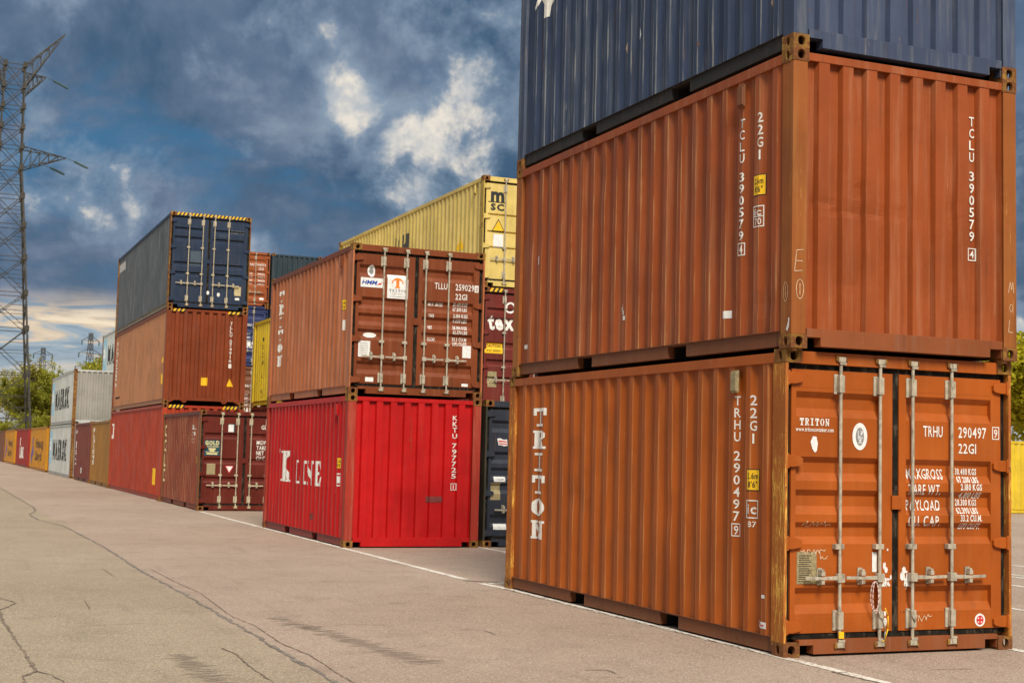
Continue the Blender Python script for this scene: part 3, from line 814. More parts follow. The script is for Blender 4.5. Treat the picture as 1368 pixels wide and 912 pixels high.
# seal cable, wire and yellow tag hanging on the locking gear
def wire(pts, r, name, mat, parent, n=5):
    b = MB()
    for p, q in zip(pts, pts[1:]): b.tube(p, q, r, n)
    return put(name, b.mesh(name, mat, smooth=True), parent)
loop = [(.955 + .045 * math.sin(t) - .045, -.024, .50 + .125 * math.cos(t)) for t in [2 * math.pi * k / 18 for k in range(19)]]
wire(loop, .0045, 'cable_loop', plain('pink_white_cord', (.55, .40, .34), .7), c1.leaves[0])
loop2 = [(.935 + .03 * math.sin(t) - .02, -.028, .49 + .135 * math.cos(t)) for t in [2 * math.pi * k / 18 for k in range(19)]]
wire(loop2, .0045, 'cable_loop', MATS['pink_white_cord'], c1.leaves[0])
wire([(1.02, -.02, .40), (1.05, -.022, .33), (1.048, -.024, .22), (1.02, -.02, .13), (.99, -.02, .11)], .005, 'yellow_cable', YELLOW, c1.leaves[0])
wire([(.955, -.024, .37), (.96, -.025, .33), (1.0, -.025, .30), (1.02, -.025, .20), (1.01, -.02, .12)], .005, 'cable_tail', GALV, c1.leaves[0])
wire([(1.31, -.02, .33), (1.335, -.025, .28), (1.36, -.02, .33)], .006, 'wire_twist', GALV, c1.leaves[1])
put('yellow_tag', MB().box(.545, .595, -.020, -.010, .150, .205).mesh('yellow_tag', YELLOW), c1.leaves[0])

c2 = Container('shipping_container', 'brown-orange container with blind corrugated end, middle of the near stack', (-.008, -.085, H8), L20, H8, 'blind',
               dict(body=BRN, side=BRN, end=BRN, post=paint('rust_stained_brown_post', (.33, .098, .022), .6, .6, 1.0, .6, (.38, .16, .04), (.55, .30, .07), .6, (60, 3)), frame=BRN, rail=BRNRAIL, sill=SILLP, vent=BRNRAIL), bev=.004, dents=14, seed=5, nz=18)
serial_side(c2, 'TCLU 390579', '4', '22G1', .82, .53, 2.13); height_sticker(c2, .54, 1.38, '2.6m', '8\'6"')
c2.on_side('intermodal_mark', frame(.13, .19, .010) + off(text('ic', .065, .085, .02), .02, .105) + off(rect(.11, .008), .01, .09) + off(text('70', .06, .08), .025, .02), .61, 1.10, WHITE)
c2.on_side('small_sticker', rect(.10, .07), 1.11, .33, PAPER); c2.on_side('small_sticker', rect(.10, .10), 5.42, 1.32, PAPER); c2.on_side('small_sticker', rect(.12, .05), 5.78, .33, PAPER)
c2.on_side('paint_chip', sum([rect(.05, .045, rn.uniform(0, .12), rn.uniform(0, .2)) for _ in range(4)], []), 3.22, .42, PAPER)
c2.on_end('serial_lettering', stack('TCLU 390579', .088, .110, .055), 1.965, 2.215, WHITE)
c2.on_end('serial_lettering', stack('4', .07, .1, .045) + off(frame(.085, .115, .008), -.043, -.095), 1.965, .985, WHITE)
c2.on_flat('chalk_scrawl', strokes([[(0, .15), (-.02, -.03)], [(0, .15), (.07, .16)], [(-.01, .06), (.06, .06)], [(-.02, -.03), (.06, -.02)]], .006), .05, .68, .004, CHALK)
c2.on_flat('chalk_scrawl', ring(.04, .085, .006) + strokes([[(0, .05), (0, -.05)]], .006), .085, .50, .004, CHALK)
c2.on_flat('chalk_scrawl', strokes([[(0, 0), (.02, .1), (.035, .03), (.05, .1), (.06, 0)]], .006) + ring(.02, .035, .005, .03, -.14) + strokes([[(.01, -.25), (0, -.36), (.05, -.36)]], .006), W - .10, .62, .004, CHALK)
c2.on_post('chalk_scrawl', ring(.035, .085, .006) + strokes([[(0, .05), (0, -.05)]], .006), .09, .48, .004, CHALK)
c2.on_post('torn_sticker', pg((0, 0), (.03, .06), (.035, .1), (.05, .09), (.045, .02), (.02, -.02)), .08, .16, .004, PAPER)

c3 = Container('shipping_container', 'scuffed navy blue container cut off by the top edge, top of the near stack', (-.008, -.085, 2 * H8), L20, H8, 'blind',
               dict(body=NAVY, side=NAVY, end=NAVYF, post=NAVYF, frame=NAVYF, rail=BLACKRAIL, sill=NAVYF), bev=.004, dents=22, seed=11, nz=14)
c3.on_side('shell_emblem', pg((0, .03), (.13, .10), (.23, .24), (.20, .27), (.10, .17)) + pg((.26, -.12), (.44, -.12), (.46, .01), (.55, .12), (.62, .30), (.30, .22), (.25, .02)) + pg((.63, .05), (.76, .14), (.84, .30), (.74, .30), (.66, .17)) + ring(.30, .34, .07, .42, .36), 5.66, 1.86, WHITE)
c3.on_side('scraped_patch', pg((0, 0), (.03, .08), (.05, .10), (.03, -.02)), 4.72, 1.98, WHITE)
c3.on_side('scraped_patch', pg((0, 0), (.035, .06), (.06, .0), (.04, -.07)), 3.22, .82, plain('pinkish_scrape', (.5, .34, .26), .7)); c3.on_side('scraped_patch', pg((0, 0), (.03, .1), (.05, .02), (.03, -.03)), 2.86, .84, PAPER)
c3.on_side('scraped_patch', pg((0, 0), (.05, .12), (.10, .22), (.08, .10), (.03, -.05)), .42, .5, MATS['pinkish_scrape'])

# ---- middle stack
X2, Y2 = -.069, 12.961
k1 = Container('shipping_container', 'bright red container with bold white side lettering, blind corrugated end forward', (X2, Y2, 0), L20, H8, 'blind',
               dict(body=RED, post=paint('scraped_red_post', (.40, .035, .022), .6, .5, .9, .6, (.45, .15, .09), (.45, .3, .15), .5), rail=paint('dull_red_rail', (.26, .03, .026), .4, .4, .3)), bev=.004, dents=8, seed=21, nz=12)
kl = []
for ch, ua, ub, hh_, vb in (('K', 0, .82, .60, 0), ('L', 1.20, 1.58, .44, -.01), ('I', 1.74, 1.96, .44, -.015), ('N', 2.00, 2.50, .45, -.02), ('E', 2.58, 3.06, .45, -.02)):
    vs, fs, w_ = slab(ch); xs = [a for a, b in vs]
    kl += [([(ua + (a - min(xs)) / (max(xs) - min(xs)) * (ub - ua), vb + b * hh_) for a, b in vs], fs)]
kl += ell(.05, .05, -.10, .60, 10) + ell(.04, .05, .98, .58, 10)
k1.on_side('company_lettering', kl, 17.64 - Y2, 1.0, WHITE)
k1.on_end('serial_lettering', stack('KKTU 797725', .085, .105, .085), 1.965, 2.29, WHITE); k1.on_end('serial_lettering', stack('1', .08, .1, .05) + off(frame(.10, .12, .010), -.05, -.10), 1.965, 1.09, WHITE)
k1.on_end('sticker_ghost', rect(.30, .10), 1.46, .78, plain('grey_glue_residue', (.16, .03, .025), .7, .3, 30))
k1.on_side('sticker_ghost', rect(.2, .12), 2.35, .36, MATS['grey_glue_residue'])
serial_side(k1, 'KKTU 797725', '1', '22G1', .655, .38, 2.15); height_sticker(k1, .50, 1.32); k1.on_side('intermodal_mark', frame(.13, .22, .02) + rect(.08, .12, .025, .05), .56, 1.02, WHITE)
k2 = Container('shipping_container', 'brown container with two white stickers on its doors, on top of the bright red one', (X2, Y2, H8), L20, H8, 'door',
               dict(body=TLLU, side=TLLUS, end=TLLU, post=TLLUS, frame=TLLU, rail=TLLUS, sill=TLLU), bev=.003, dents=4, seed=22, nz=8)
main_letters(k2); serial_side(k2, 'TLLU 259029', '0', '22G1', .672, .394); height_sticker(k2, .53, 1.47)
k2.on_side('intermodal_mark', rect(.11, .18), .55, 1.12, WHITE)
k2.on_end('certificate_badge', ell(.068, .105), .36, 2.13, PAPER); k2.on_end('certificate_print', ell(.038, .065), .36, 2.13, GREYP, .006)
k2.on_end('shipping_line_sticker', rect(.42, .165), .165, 1.845, PAPER); k2.on_end('sticker_lettering', off(text('HMM', .07, .26, .03, .1, shear=.3), .02, .05), .165, 1.845, BLUE_P, .006)
k2.on_end('sticker_print', pg((.29, .04), (.33, .08), (.37, .085), (.40, .12), (.36, .055), (.33, .05)), .165, 1.845, REDP, .006)
k2.on_end('lessor_sticker', rect(.375, .415), .645, 1.675, PAPER)
k2.on_end('sticker_emblem', pg((.08, .30), (.13, .355), (.185, .375), (.24, .355), (.29, .30), (.29, .265), (.27, .27), (.265, .305), (.215, .325), (.155, .325), (.105, .305), (.10, .27), (.08, .265)) + rect(.056, .12, .157, .205) + rect(.09, .022, .14, .185), .645, 1.675, ORANGE_T, .006)
k2.on_end('sticker_lettering', off(slab_line('TRITON', .05, .30), .037, .115) + off(text('INTERNATIONAL', .018, .28, .0), .045, .075) + rect(.30, .008, .037, .035), .645, 1.675, GREYP, .006)
k2.on_end('serial_lettering', text('TLLU', .112, .235), 1.51, 1.90, WHITE); k2.on_end('serial_lettering', text('259029', .112, .35), 1.90, 1.90, WHITE); k2.on_end('type_lettering', text('22G1', .105, .22), 1.90, 1.735, WHITE)
k2.on_end('serial_lettering', rect(.075, .12), 2.26, 1.885, WHITE); k2.on_end('serial_print', text('0', .08, .04), 2.278, 1.905, TLLU, .007)
for i, (a, q, w_) in enumerate((('MAX. GROSS', '30.480 KGS|67.200 LBS', .27), ('TARE', '2.100 KGS|4.630 LBS', .10), ('NET', '28.380 KGS|62.570 LBS', .08), ('CU.CAP.', '33.2 CU.M|1.172 CU.FT', .15))):
    z = 1.60 - i * .205
    k2.on_end('weight_lettering', text(a, .058, w_, .03), 1.41, z, WHITE)
    for j, t in enumerate(q.split('|')): k2.on_end('weight_lettering', text(t, .060, .27, .03), 1.87, z + .02 - j * .085, WHITE)
k2.on_end('data_plate', rect(.21, .275), .16, .645, PAPER); k2.on_end('plate_print', sum([rect(.15, .006, .02, .03 + .03 * k) for k in range(8)], []), .16, .645, GREYP, .006)
k2.on_end('oval_badge', ell(.12, .042), .365, 1.025, PAPER); k2.on_end('document_holder', rect(.16, .215), 2.06, .715, PAPER)
k2.on_end('small_sticker', rect(.145, .075), .30, .225, PAPER); k2.on_end('small_sticker', rect(.12, .05), 2.06, .21, PAPER)
n1 = Container('shipping_container', 'dark blue-grey container with a small flag sticker, beside the bright red one', (X2 + W + .10, Y2 + .04, 0), L20, H8, 'door',
               dict(body=DNAVY, post=paint('olive_rust_post', (.05, .045, .03), .6, .8, .6)), bev=.003, seed=23)
n1.on_end('flag_sticker', pg((0, .14), (.05, .15), (.12, .125), (.19, .13), (.20, .02), (.13, .01), (.07, .03), (.03, .02)), .245, 1.77, PAPER); n1.on_end('flag_stripe', pg((.03, .11), (.18, .10), (.185, .08), (.03, .085)) + pg((.035, .065), (.19, .055), (.19, .038), (.035, .045)), .245, 1.77, REDP, .006)
n1.on_end('white_sticker', rect(.22, .09), .20, 1.15, PAPER); n1.on_end('sticker_print', text('2 ACEP', .03, .16, 0), .23, 1.18, BLACK, .006); n1.on_end('data_plate', rect(.19, .30), .14, .83, PLATE); n1.on_end('white_sticker', rect(.25, .10), .21, .31, PAPER)
b0 = Container('shipping_container', 'dark brown container hidden at the foot of the maroon and yellow stack', (5.08, 19.86, 0), L40, H8, 'door', dict(body=BRN5), fork=False, seed=31)
t1 = Container('shipping_container', 'maroon container with big white lettering and a yellow caution sticker on its door', (5.05, 19.86, H8), L40, HC, 'door', dict(body=MAROON), bev=.003, fork=False, seed=32, grooves=[(2.05, 2.15), (1.80, 1.95), (1.3, 1.45), (.95, 1.1), (.6, .75)])
t1.hazard(.17, .52, .085)
t1.on_end('company_lettering', text('tex', .37, .66, .035, .06), .17, 1.92, WHITE); t1.on_end('company_emblem', ring(.13, .13, .045), .72, 2.44, WHITE)
t1.on_end('caution_sticker', rect(.45, .24), .10, 1.36, YELLOW); t1.on_end('sticker_print', off(text('CAUTION', .08, .36, .02), .045, .135) + off(text('9\'6" HIGH', .05, .34, .01), .05, .04), .10, 1.36, BLACK, .006); t1.on_end('data_plate', rect(.22, .36), .19, .58, PLATE)
m1 = Container('shipping_container', 'pale yellow container with a black mark on its door, topmost behind the brown one', (5.0, 19.86, H8 + HC), L40, H8, 'door', dict(body=MSCY, post=paint('rusty_yellow_post', (.5, .34, .07), .4, .9, .5)), bev=.003, fork=False, seed=33, grooves=[(1.66, 1.72), (1.26, 1.32), (.9, .95)])
m1.on_end('company_lettering', text('m', .33, .34, .045), .205, 2.005, BLACK); m1.on_end('emblem_bar', rect(.46, .022), .145, 1.975, BLACK); m1.on_end('company_lettering', text('SC', .15, .34, .05), .205, 1.80, BLACK)
m1.on_end('warning_sticker', pg((-.165, 0), (.165, 0), (0, .30)), .41, 1.30, BLACK); m1.on_end('warning_sticker', pg((-.135, .018), (.135, .018), (0, .262)), .41, 1.30, YELLOW, .006)
m1.on_end('white_sticker', rect(.25, .32), .29, .92, PAPER); m1.on_end('round_sticker', ell(.12, .16), 1.18, 1.9, PAPER)
m1.on_side('company_lettering', pg((0, 0), (.17, 0), (.17, 1.0), (0, 1.0)) + pg((.27, 0), (.44, 0), (.44, 1.0), (.27, .92)) + pg((.60, 0), (.80, 0), (.80, 1.0), (.60, 1.0)) + pg((.80, .55), (1.0, .78), (1.0, .98), (.80, .72)) + pg((1.0, 0), (1.22, 0), (1.22, 1.0), (1.0, 1.0)), 6.62, .98, plain('dark_grey_print', (.05, .05, .045), .6))
m1.on_side('warning_sticker', pg((-.25, 0), (.25, 0), (.1, .35)), 1.55, 1.02, YELLOW); m1.vent(.55)
y2 = Container('shipping_container', 'yellow container with a column of small black marks, squeezed between the two middle stacks', (X2 + W + .20, 26.65, HC), L20, H8, 'blind', dict(body=YEL, rail=YEL), seed=34, fork=False)
y2.on_side('serial_lettering', stack('MSCU 214', .13, .235, .16), 4.75, 2.05, BLACK)
y2b = Container('shipping_container', 'dark red high-cube container under the small yellow one, only its roof edge showing', (X2 + W + .20, 26.65, 0), L20, HC, 'blind', dict(body=GOLDP), seed=35)

# ---- third stack
X3, Y3 = -.106, 32.519
g1 = Container('shipping_container', 'dark red-brown container with a blue-and-yellow square sticker on its left door', (-.073, 26.454, 0), L20, H8, 'door', dict(body=GOLDP, side=GOLDS, end=GOLDP, post=paint('rusty_brown_post', (.22, .07, .02), .6, .9, .8), rail=GOLDS), grooves=TRI_GROOVES, bev=.003, dents=10, seed=41, nz=8, bars=plain('cream_painted_steel', (.46, .40, .27), .55, .2, 12, .1, .4, .4))
g1.on_side('company_lettering', stack('GOLD', .36, .43, .30, .02), 5.50, 2.27, CREAM)
g1.on_side('serial_lettering', off(text('GLDU', .12, .5), 0, .24) + off(text('290', .12, .45), 0, .07) + off(text('22', .12, .3), 0, -.1), 1.25, 1.85, WHITE); height_sticker(g1, .35, 1.2)
g1.on_end('company_sticker', rect(.40, .40), .135, 1.42, TEAL); g1.on_end('sticker_lettering', off(text('GOLD', .10, .36, .04), .02, .28) + off(text('CONTAINER', .05, .34, .02), .03, .21) + rect(.18, .045, .11, .145) + rect(.12, .04, .14, .10) + rect(.34, .012, .03, .085) + rect(.28, .04, .06, .025), .135, 1.42, CREAM, .006)
g1.on_end('data_plate', rect(.22, .28), .215, .93, PLATE); g1.on_end('warning_sticker', pg((-.115, 0), (.115, 0), (0, -.20)), .80, 1.165, REDP); g1.on_end('warning_sticker', pg((-.088, -.015), (.088, -.015), (0, -.165)), .80, 1.165, PAPER, .006)
g1.on_end('torn_sticker', rect(.17, .21), .735, 2.035, TEAL); g1.on_end('torn_sticker', rect(.14, .19, 0, .0), .735, 2.04, PAPER, .006)
g1.on_end('serial_lettering', text('GLDU 0290', .11, .62), 1.60, 2.13, WHITE)
for i, t in enumerate(('MGW', 'TARE', 'NET', 'CU CAP')): g1.on_end('weight_lettering', text(t, .105, (.28, .26, .2, .36)[i], .02), 1.49, 1.73 - i * .135, WHITE)
r3 = Container('shipping_container', 'long faded red high-cube container on the ground under the pale-sided brown one', (X3, Y3, 0), L40, HC, 'blind', dict(body=RED3, rail=RED3), fork=False, seed=51, nz=6, dents=5)
r3.hazard(.17, .62, .09); r3.hazard(W - .66, W - .2, .09)
r3.on_side('white_sticker', rect(.75, .55), 12.02, 1.86, WHITE); r3.on_side('sticker_print', rect(.16, .34, .32, .14), 12.02, 1.86, RED3, .006)
r3.on_side('height_sticker', rect(.5, .5), 1.45, .45, YELLOW)
m3 = Container('shipping_container', 'brown container with yellow square and triangle stickers on its blind end', (X3, Y3, HC), L40, HC, 'blind', dict(body=BRN3, side=BRN3S, end=BRN3, post=BRN3, rail=BRN3S), fork=False, goose=True, seed=52, nz=6, dents=3)
m3.hazard(.18, .55, .075, top=HC - .04); m3.hazard(W - .62, W - .22, .075, top=HC - .04)
m3.on_end('serial_lettering', stack('TLLU 574916', .10, .118, .075), 1.96, 2.55, WHITE); m3.on_end('serial_lettering', rect(.09, .13), 1.915, 1.14, WHITE)
m3.on_end('yellow_sticker', rect(.19, .24), 1.10, .58, YELLOW); m3.on_end('warning_sticker', pg((-.10, 0), (.10, 0), (0, .24)), 1.97, .58, YELLOW)
m3.on_side('serial_lettering', stack('TLLU 574916 8', .115, .135, .45, .03), 11.3, 2.52, WHITE); m3.on_side('height_sticker', rect(.3, .3), .62, .60, YELLOW); m3.on_side('warning_sticker', pg((0, 0), (.3, 0), (.15, .2)), .62, 1.25, YELLOW)
m3.on_side('scrape', rect(1.2, .07), 11.2, .42, DARK)
t3 = Container('shipping_container', 'dark blue container with chalky grey side, top of the far tall stack', (X3, Y3, 2 * HC), L40, HC, 'door', dict(body=NAVY3, side=NAVY3S, end=NAVY3, post=RUST, frame=NAVY3, rail=plain('dusty_rail_paint', (.22, .19, .14), .7, .25, 4)), grooves=PAIR_GROOVES, fork=False, seed=53, nz=6, dents=9, bars=plain('sandy_painted_steel', (.42, .36, .25), .6, .2, 12, .1, .4, .4))
t3.hazard(.17, W - .17, .085, top=HC - .012)
FADED = plain('faded_lettering', (.16, .17, .18), .6, .3, 20); FADED2 = plain('ghost_lettering', (.05, .065, .09), .6, .3, 20)
t3.on_end('serial_lettering', text('800379 8', .10, .40), 1.83, 2.36, FADED); t3.on_end('type_lettering', text('45G1', .10, .24), 1.45, 2.22, FADED2)
t3.on_end('weight_lettering', sum([off(text(q, .045, .30, 0), 0, -.085 * k) for k, q in enumerate(('32.500 KGS', '71.650 LBS', '3.940 KGS', '8.690 LBS', '28.560 KGS'))], []), 1.84, 1.66, FADED2)
t3.on_end('weight_lettering', sum([off(text(q, .045, .18, 0), 0, -.13 * k) for k, q in enumerate(('GROSS', 'TARE', 'NET', 'CU'))], []), 1.42, 1.64, FADED2)
t3.on_end('sticker_ghost', rect(.32, .44), .63, 1.30, plain('pale_ghost_patch', (.05, .075, .10), .7)); t3.on_end('data_plate', rect(.20, .28), 2.0, .46, plain('tan_plate', (.45, .38, .2), .6)); t3.on_end('white_sticker', rect(.13, .07), 2.03, .33, PAPER)
t3.on_end('small_sticker', ell(.04, .06), 1.20, .50, PAPER); t3.on_end('small_sticker', ell(.045, .06), 1.52, .46, PAPER)
t3.on_side('company_patch', rect(1.55, .30), 11.8, 2.28, plain('off_white_patch', (.36, .35, .34), .6)); t3.on_side('company_patch', pg((.0, 0), (.42, 0), (.25, .30), (0, .30)), 12.15, 2.28, plain('dull_red_patch', (.20, .07, .06), .6))
# ---- back row stacks glimpsed between
Z1, Z2, Z3 = H8, H8 + HC, H8 + 2 * HC
for (cx, mt, lab, lvl, hh, ed) in ((5.86, MAR4, 'dull maroon container at the foot of the stack in the gap behind the yellow one', 0, H8, 'door'), (5.86, BRN5, 'dusty brown container with white letters, low in the gap left of the yellow one', Z1, HC, 'door'),
                               (5.86, BLUE3, 'royal blue container with white lettering glimpsed in the gap beside the tall stack', Z2, HC, 'door'), (5.86, ORG3, 'orange-brown container with white weight lettering, peeping out right of the dark blue one', Z3, H8, 'door'),
                               (8.40, MAR4, 'maroon container at the foot of the stack under the dark green ones', 0, H8, 'blind'), (8.40, GREEN3, 'dark green container second from the ground behind the red-sided stack', Z1, HC, 'blind'), (8.40, GREEN3, 'dark green container just under the topmost dark green one', Z2, HC, 'blind'),
                               (8.40, GREEN3, 'dark green container with plain corrugated end, topmost beside the orange-brown one', Z3, H8, 'blind')):
    q = Container('shipping_container', lab, (cx, 56.0, lvl), L20, hh, ed, dict(body=mt), seed=int(60 + cx + lvl), fork=False)
    if ed == 'door':
        q.on_end('serial_lettering', text('TRIU 574459 8', .12, .85), 1.40, 1.92, WHITE); q.on_end('type_lettering', text('22G1', .12, .25), 1.9, 1.74, WHITE)
        for j in range(4): q.on_end('weight_lettering', text('TARE WT', .09, .26, .02), 1.38, 1.5 - .16 * j, WHITE); q.on_end('weight_lettering', text('30480 KG', .09, .34, .02), 1.88, 1.5 - .16 * j, WHITE)
        q.on_end('white_sticker', rect(.2, .1), 2.0, .3, PAPER)
    if mt is BLUE3: q.on_end('company_lettering', text('CMA', .34, .5, .05), 1.35, .9, WHITE)
    if mt is BRN5: q.on_end('company_lettering', text('CAP', .34, .5, .05), 1.35, .6, WHITE)

# ---- far part of the row
ta = Container('shipping_container', 'tan container on the ground left of the long faded red one', (-.09, 45.1, 0), L20, H8, 'blind', dict(body=TAN), seed=71, nz=4, dents=4)
ta.on_side('company_lettering', stack('FLORENS', .17, .22, .60, .03), 5.15, 2.3, WHITE)
ma = Container('shipping_container', 'dull maroon container on the ground between the tan and the pale grey ones', (-.10, 51.55, 0), L20, H8, 'blind', dict(body=MAR4), seed=72)
ma.on_side('company_lettering', stack('IRC', .30, .38, .5, .03), 5.5, 1.75, WHITE); ma.on_side('small_sticker', rect(.2, .16), 5.6, 2.1, PAPER); ma.on_side('small_sticker', rect(.3, .25), 3.2, .35, PAPER)
def maersk(x, y, z, lab, sd_):
    q = Container('shipping_container', lab, (x, y, z), L40, H8, 'blind', dict(body=MAE, side=MAE, end=MAEE, post=RUST, frame=MAE, rail=MAE), fork=False, seed=sd_)
    q.on_side('star_emblem', rect(1.9, 1.75), 12.0, .55, SKYB)
    st = []
    for k in range(14):
        rad = .62 if k % 2 == 0 else .26; t = math.pi / 2 + math.pi * k / 7; st.append((.95 + rad * math.cos(t), .87 + rad * math.sin(t)))
    q.on_side('star_emblem', [(st, [tuple(range(14))])], 12.0, .55, WHITE, .006)
    q.on_side('company_lettering', text('MAERSK', .95, 7.6, .06, .2), 9.6, .85, BLACK)
    return q
maersk(-.12, 59.3, 0, 'pale grey container with black lettering, on the ground beside the orange-yellow one', 81)
maersk(-.12, 59.3, H8, 'pale grey container with black lettering and a grey end, stacked on its twin', 82)
maersk(2.55, 59.9, 0, 'pale grey container in the second row behind the lettered pair, bottom', 83)
maersk(2.55, 59.9, H8, 'pale grey container in the second row behind the lettered pair, middle', 84)
maersk(2.55, 59.9, 2 * H8, 'pale grey container with blue star, third level up in the second row', 85)
def hapag(x, y, lab, sd_):
    q = Container('shipping_container', lab, (x, y, 0), L40, H8, 'blind', dict(body=HAP, rail=HAP), fork=False, seed=sd_)
    q.on_side('company_emblem', pg((0, -.2), (.9, .1), (1.5, 1.5), (1.1, 1.6), (.7, .7), (.2, .5)) + pg((1.2, .3), (1.9, .5), (2.1, 1.1), (1.6, .9)), 11.3, .45, BLUE_P)
    q.on_side('company_lettering', text('Hapag', .52, 5.4, .05), 7.6, 1.37, plain('dark_brown_print', (.05, .03, .02), .6))
    q.on_side('company_lettering', text('Lloyd', .52, 4.8, .05), 8.0, .62, plain('dark_brown_print', (.05, .03, .02), .6))
    return q
hapag(-.16, 72.75, 'orange-yellow container with blue emblem next to the pale grey stack', 91)
rr5 = Container('shipping_container', "crimson container with white lettering between the two orange-yellow ones", (-.22, 85.9, 0), L40, H8, 'blind', dict(body=RED5), fork=False, seed=92)
rr5.on_side('company_lettering', text('K', .5, .9, .06), 8.2, 1.45, WHITE); rr5.on_side('company_lettering', text('LINE', .7, 3.8, .06), 8.2, .62, WHITE)
hapag(-.30, 98.9, 'orange-yellow container with blue emblem near the far end of the row', 93)
Container('shipping_container', 'dusty brown container at the far left end of the row', (-.36, 112.0, 0), L40, H8, 'blind', dict(body=BRN5), fork=False, seed=94)
# ---- right background
ry = Container('shipping_container', 'yellow container far behind on the right, beyond the painted bays', (26.0, 31.5, 0), L40, H8, 'blind', dict(body=YEL, rail=YEL), fork=False, seed=95, rz=R(-90))
ry.on_side('small_mark', rect(.12, .16), 3.3, 1.4, BLACK)

# ------------------------------------------------------------------ ground
gm = MB().poly([(-700, -300, 0), (900, -300, 0), (900, 1500, 0), (-700, 1500, 0)]).mesh('ground', ASPH)
ground = tag(put('ground', gm), 'aged pinkish asphalt yard with a sealed joint and fine cracks', None, None, 'structure')
def band(pts, w, name, mat, z=.004, jag=None, rnd=random.Random(2), step=.18):
    if jag is None: jag, step = .10, .09
    P = [Vector((p[0], p[1])) for p in pts]; dens = []
    for a, b in zip(P, P[1:]):
        n = max(1, min(520, int((b - a).length / step)))
        dens += [a + (b - a) * k / n for k in range(n)]
    dens.append(P[-1]); L_, R_ = [], []
    for i, p in enumerate(dens):
        d = (dens[min(i + 1, len(dens) - 1)] - dens[max(i - 1, 0)]).normalized(); nn = Vector((-d.y, d.x))
        ww = w * (1 + jag * rnd.uniform(-.9, .9)) / 2; sh = nn * (jag * w * rnd.uniform(-.8, .8)) if jag else nn * 0
        L_.append(p + sh + nn * ww); R_.append(p + sh - nn * ww)
    b = MB()
    n = len(dens); b.v = [(p.x, p.y, z) for p in L_] + [(p.x, p.y, z) for p in R_]
    b.f = [(n + i, n + i + 1, i + 1, i) for i in range(n - 1)]
    return tag(put(name, b.mesh(name, mat), ground), kind='structure')
band([(-.075, 25.9), (-.075, 24), (-.085, 7.15)], .11, 'painted_line', LINE); band([(-.085, 6.62), (-.02, 5.9), (.02, .25)], .11, 'painted_line', LINE); band([(.02, .22), (.03, -.78)], .10, 'painted_line', LINE)
band([(.03, -.80), (.03, -2.5)], .10, 'painted_line', LINE)
band([(-.05, 45), (-.07, 33)], .10, 'painted_line', LINE)
band([(.02, 6.63), (.30, 6.62)], .09, 'painted_line', LINE)
for x in (2.44, 5.05, 7.35, 10.2): band([(x, -12), (x, 40)], .11, 'painted_line', LINE)
for x in (8.45, 8.75): band([(x, -4), (x, 40)], .10, 'painted_line', LINE)
band([(-.6, 27.3), (-.55, 31.5)], .45, 'painted_patch', LINE, .0035, .3) if False else None
main = [(-3.98, 60), (-3.98, 43.45), (-3.97, 34.86), (-3.96, 27.86), (-4.05, 25.74), (-4.33, 23.81), (-4.3, 21.59), (-3.99, 19.2), (-3.96, 17.11), (-3.92, 14.0), (-3.93, 11.25), (-3.96, 9.67), (-3.96, 8.29), (-3.93, 6.31), (-3.93, 5.2), (-3.93, 4.23), (-3.92, 3.36), (-3.93, 2.23), (-3.95, 1.2), (-3.94, .44), (-3.93, -.24), (-3.95, -4)]
band(main, .034, 'tar_seam', TAR, .0042, .75, step=.09)
for pts, w in (([(-4.37, 1.59), (-4.32, 1.21), (-4.35, .6), (-4.35, -.07), (-4.4, -1)], .012), ([(-5.86, 5.77), (-5.73, 5.25), (-5.92, 4.58), (-5.93, 3.84), (-5.91, 2.82), (-5.89, 1.85), (-5.87, .89), (-5.87, .65), (-5.96, .49), (-6.0, -.5)], .020),
               ([(-5.87, .7), (-5.78, .51), (-5.73, .21), (-5.74, -.3)], .012), ([(-3.81, 9.04), (-3.78, 7.06), (-3.73, 5.99), (-3.84, 3.77), (-3.78, 2.94), (-3.83, 1.71), (-3.77, 1.09), (-3.81, -.09), (-3.8, -2)], .010),
               ([(-2.03, 7.17), (-1.85, 7.08)], .014), ([(-4.41, 9.3), (-4.41, 8.16)], .010), ([(-5.04, 5.38), (-5.08, 4.54)], .010), ([(-4.38, 4.42), (-4.28, 4.52)], .010), ([(-3.38, 3.57), (-3.13, 3.68)], .012),
               ([(-2.0, 2.33), (-1.8, 2.19), (-1.81, 1.9)], .012), ([(-1.94, -.2), (-1.76, -.24), (-1.77, -.4)], .012), ([(-1.99, -.54), (-1.81, -.6)], .012), ([(-1.97, 4.64), (-1.78, 4.51)], .012),
               ([(-.15, 7.04), (.0, 6.9), (.21, 6.76)], .06), ([(-.04, -.75), (-.03, -1.14), (-.02, -1.6)], .03), ([(.84, -.83), (1.23, -.89)], .01), ([(-3.6, 2.6), (-2.9, 2.9), (-2.5, 2.7)], .009), ([(-5.4, 3.2), (-4.6, 3.35)], .008), ([(-.06, 5.9), (-.03, 3.0), (-.02, .4)], .02)):
    band(pts, w, 'pavement_crack', CRK, .0048, .8, step=.06)

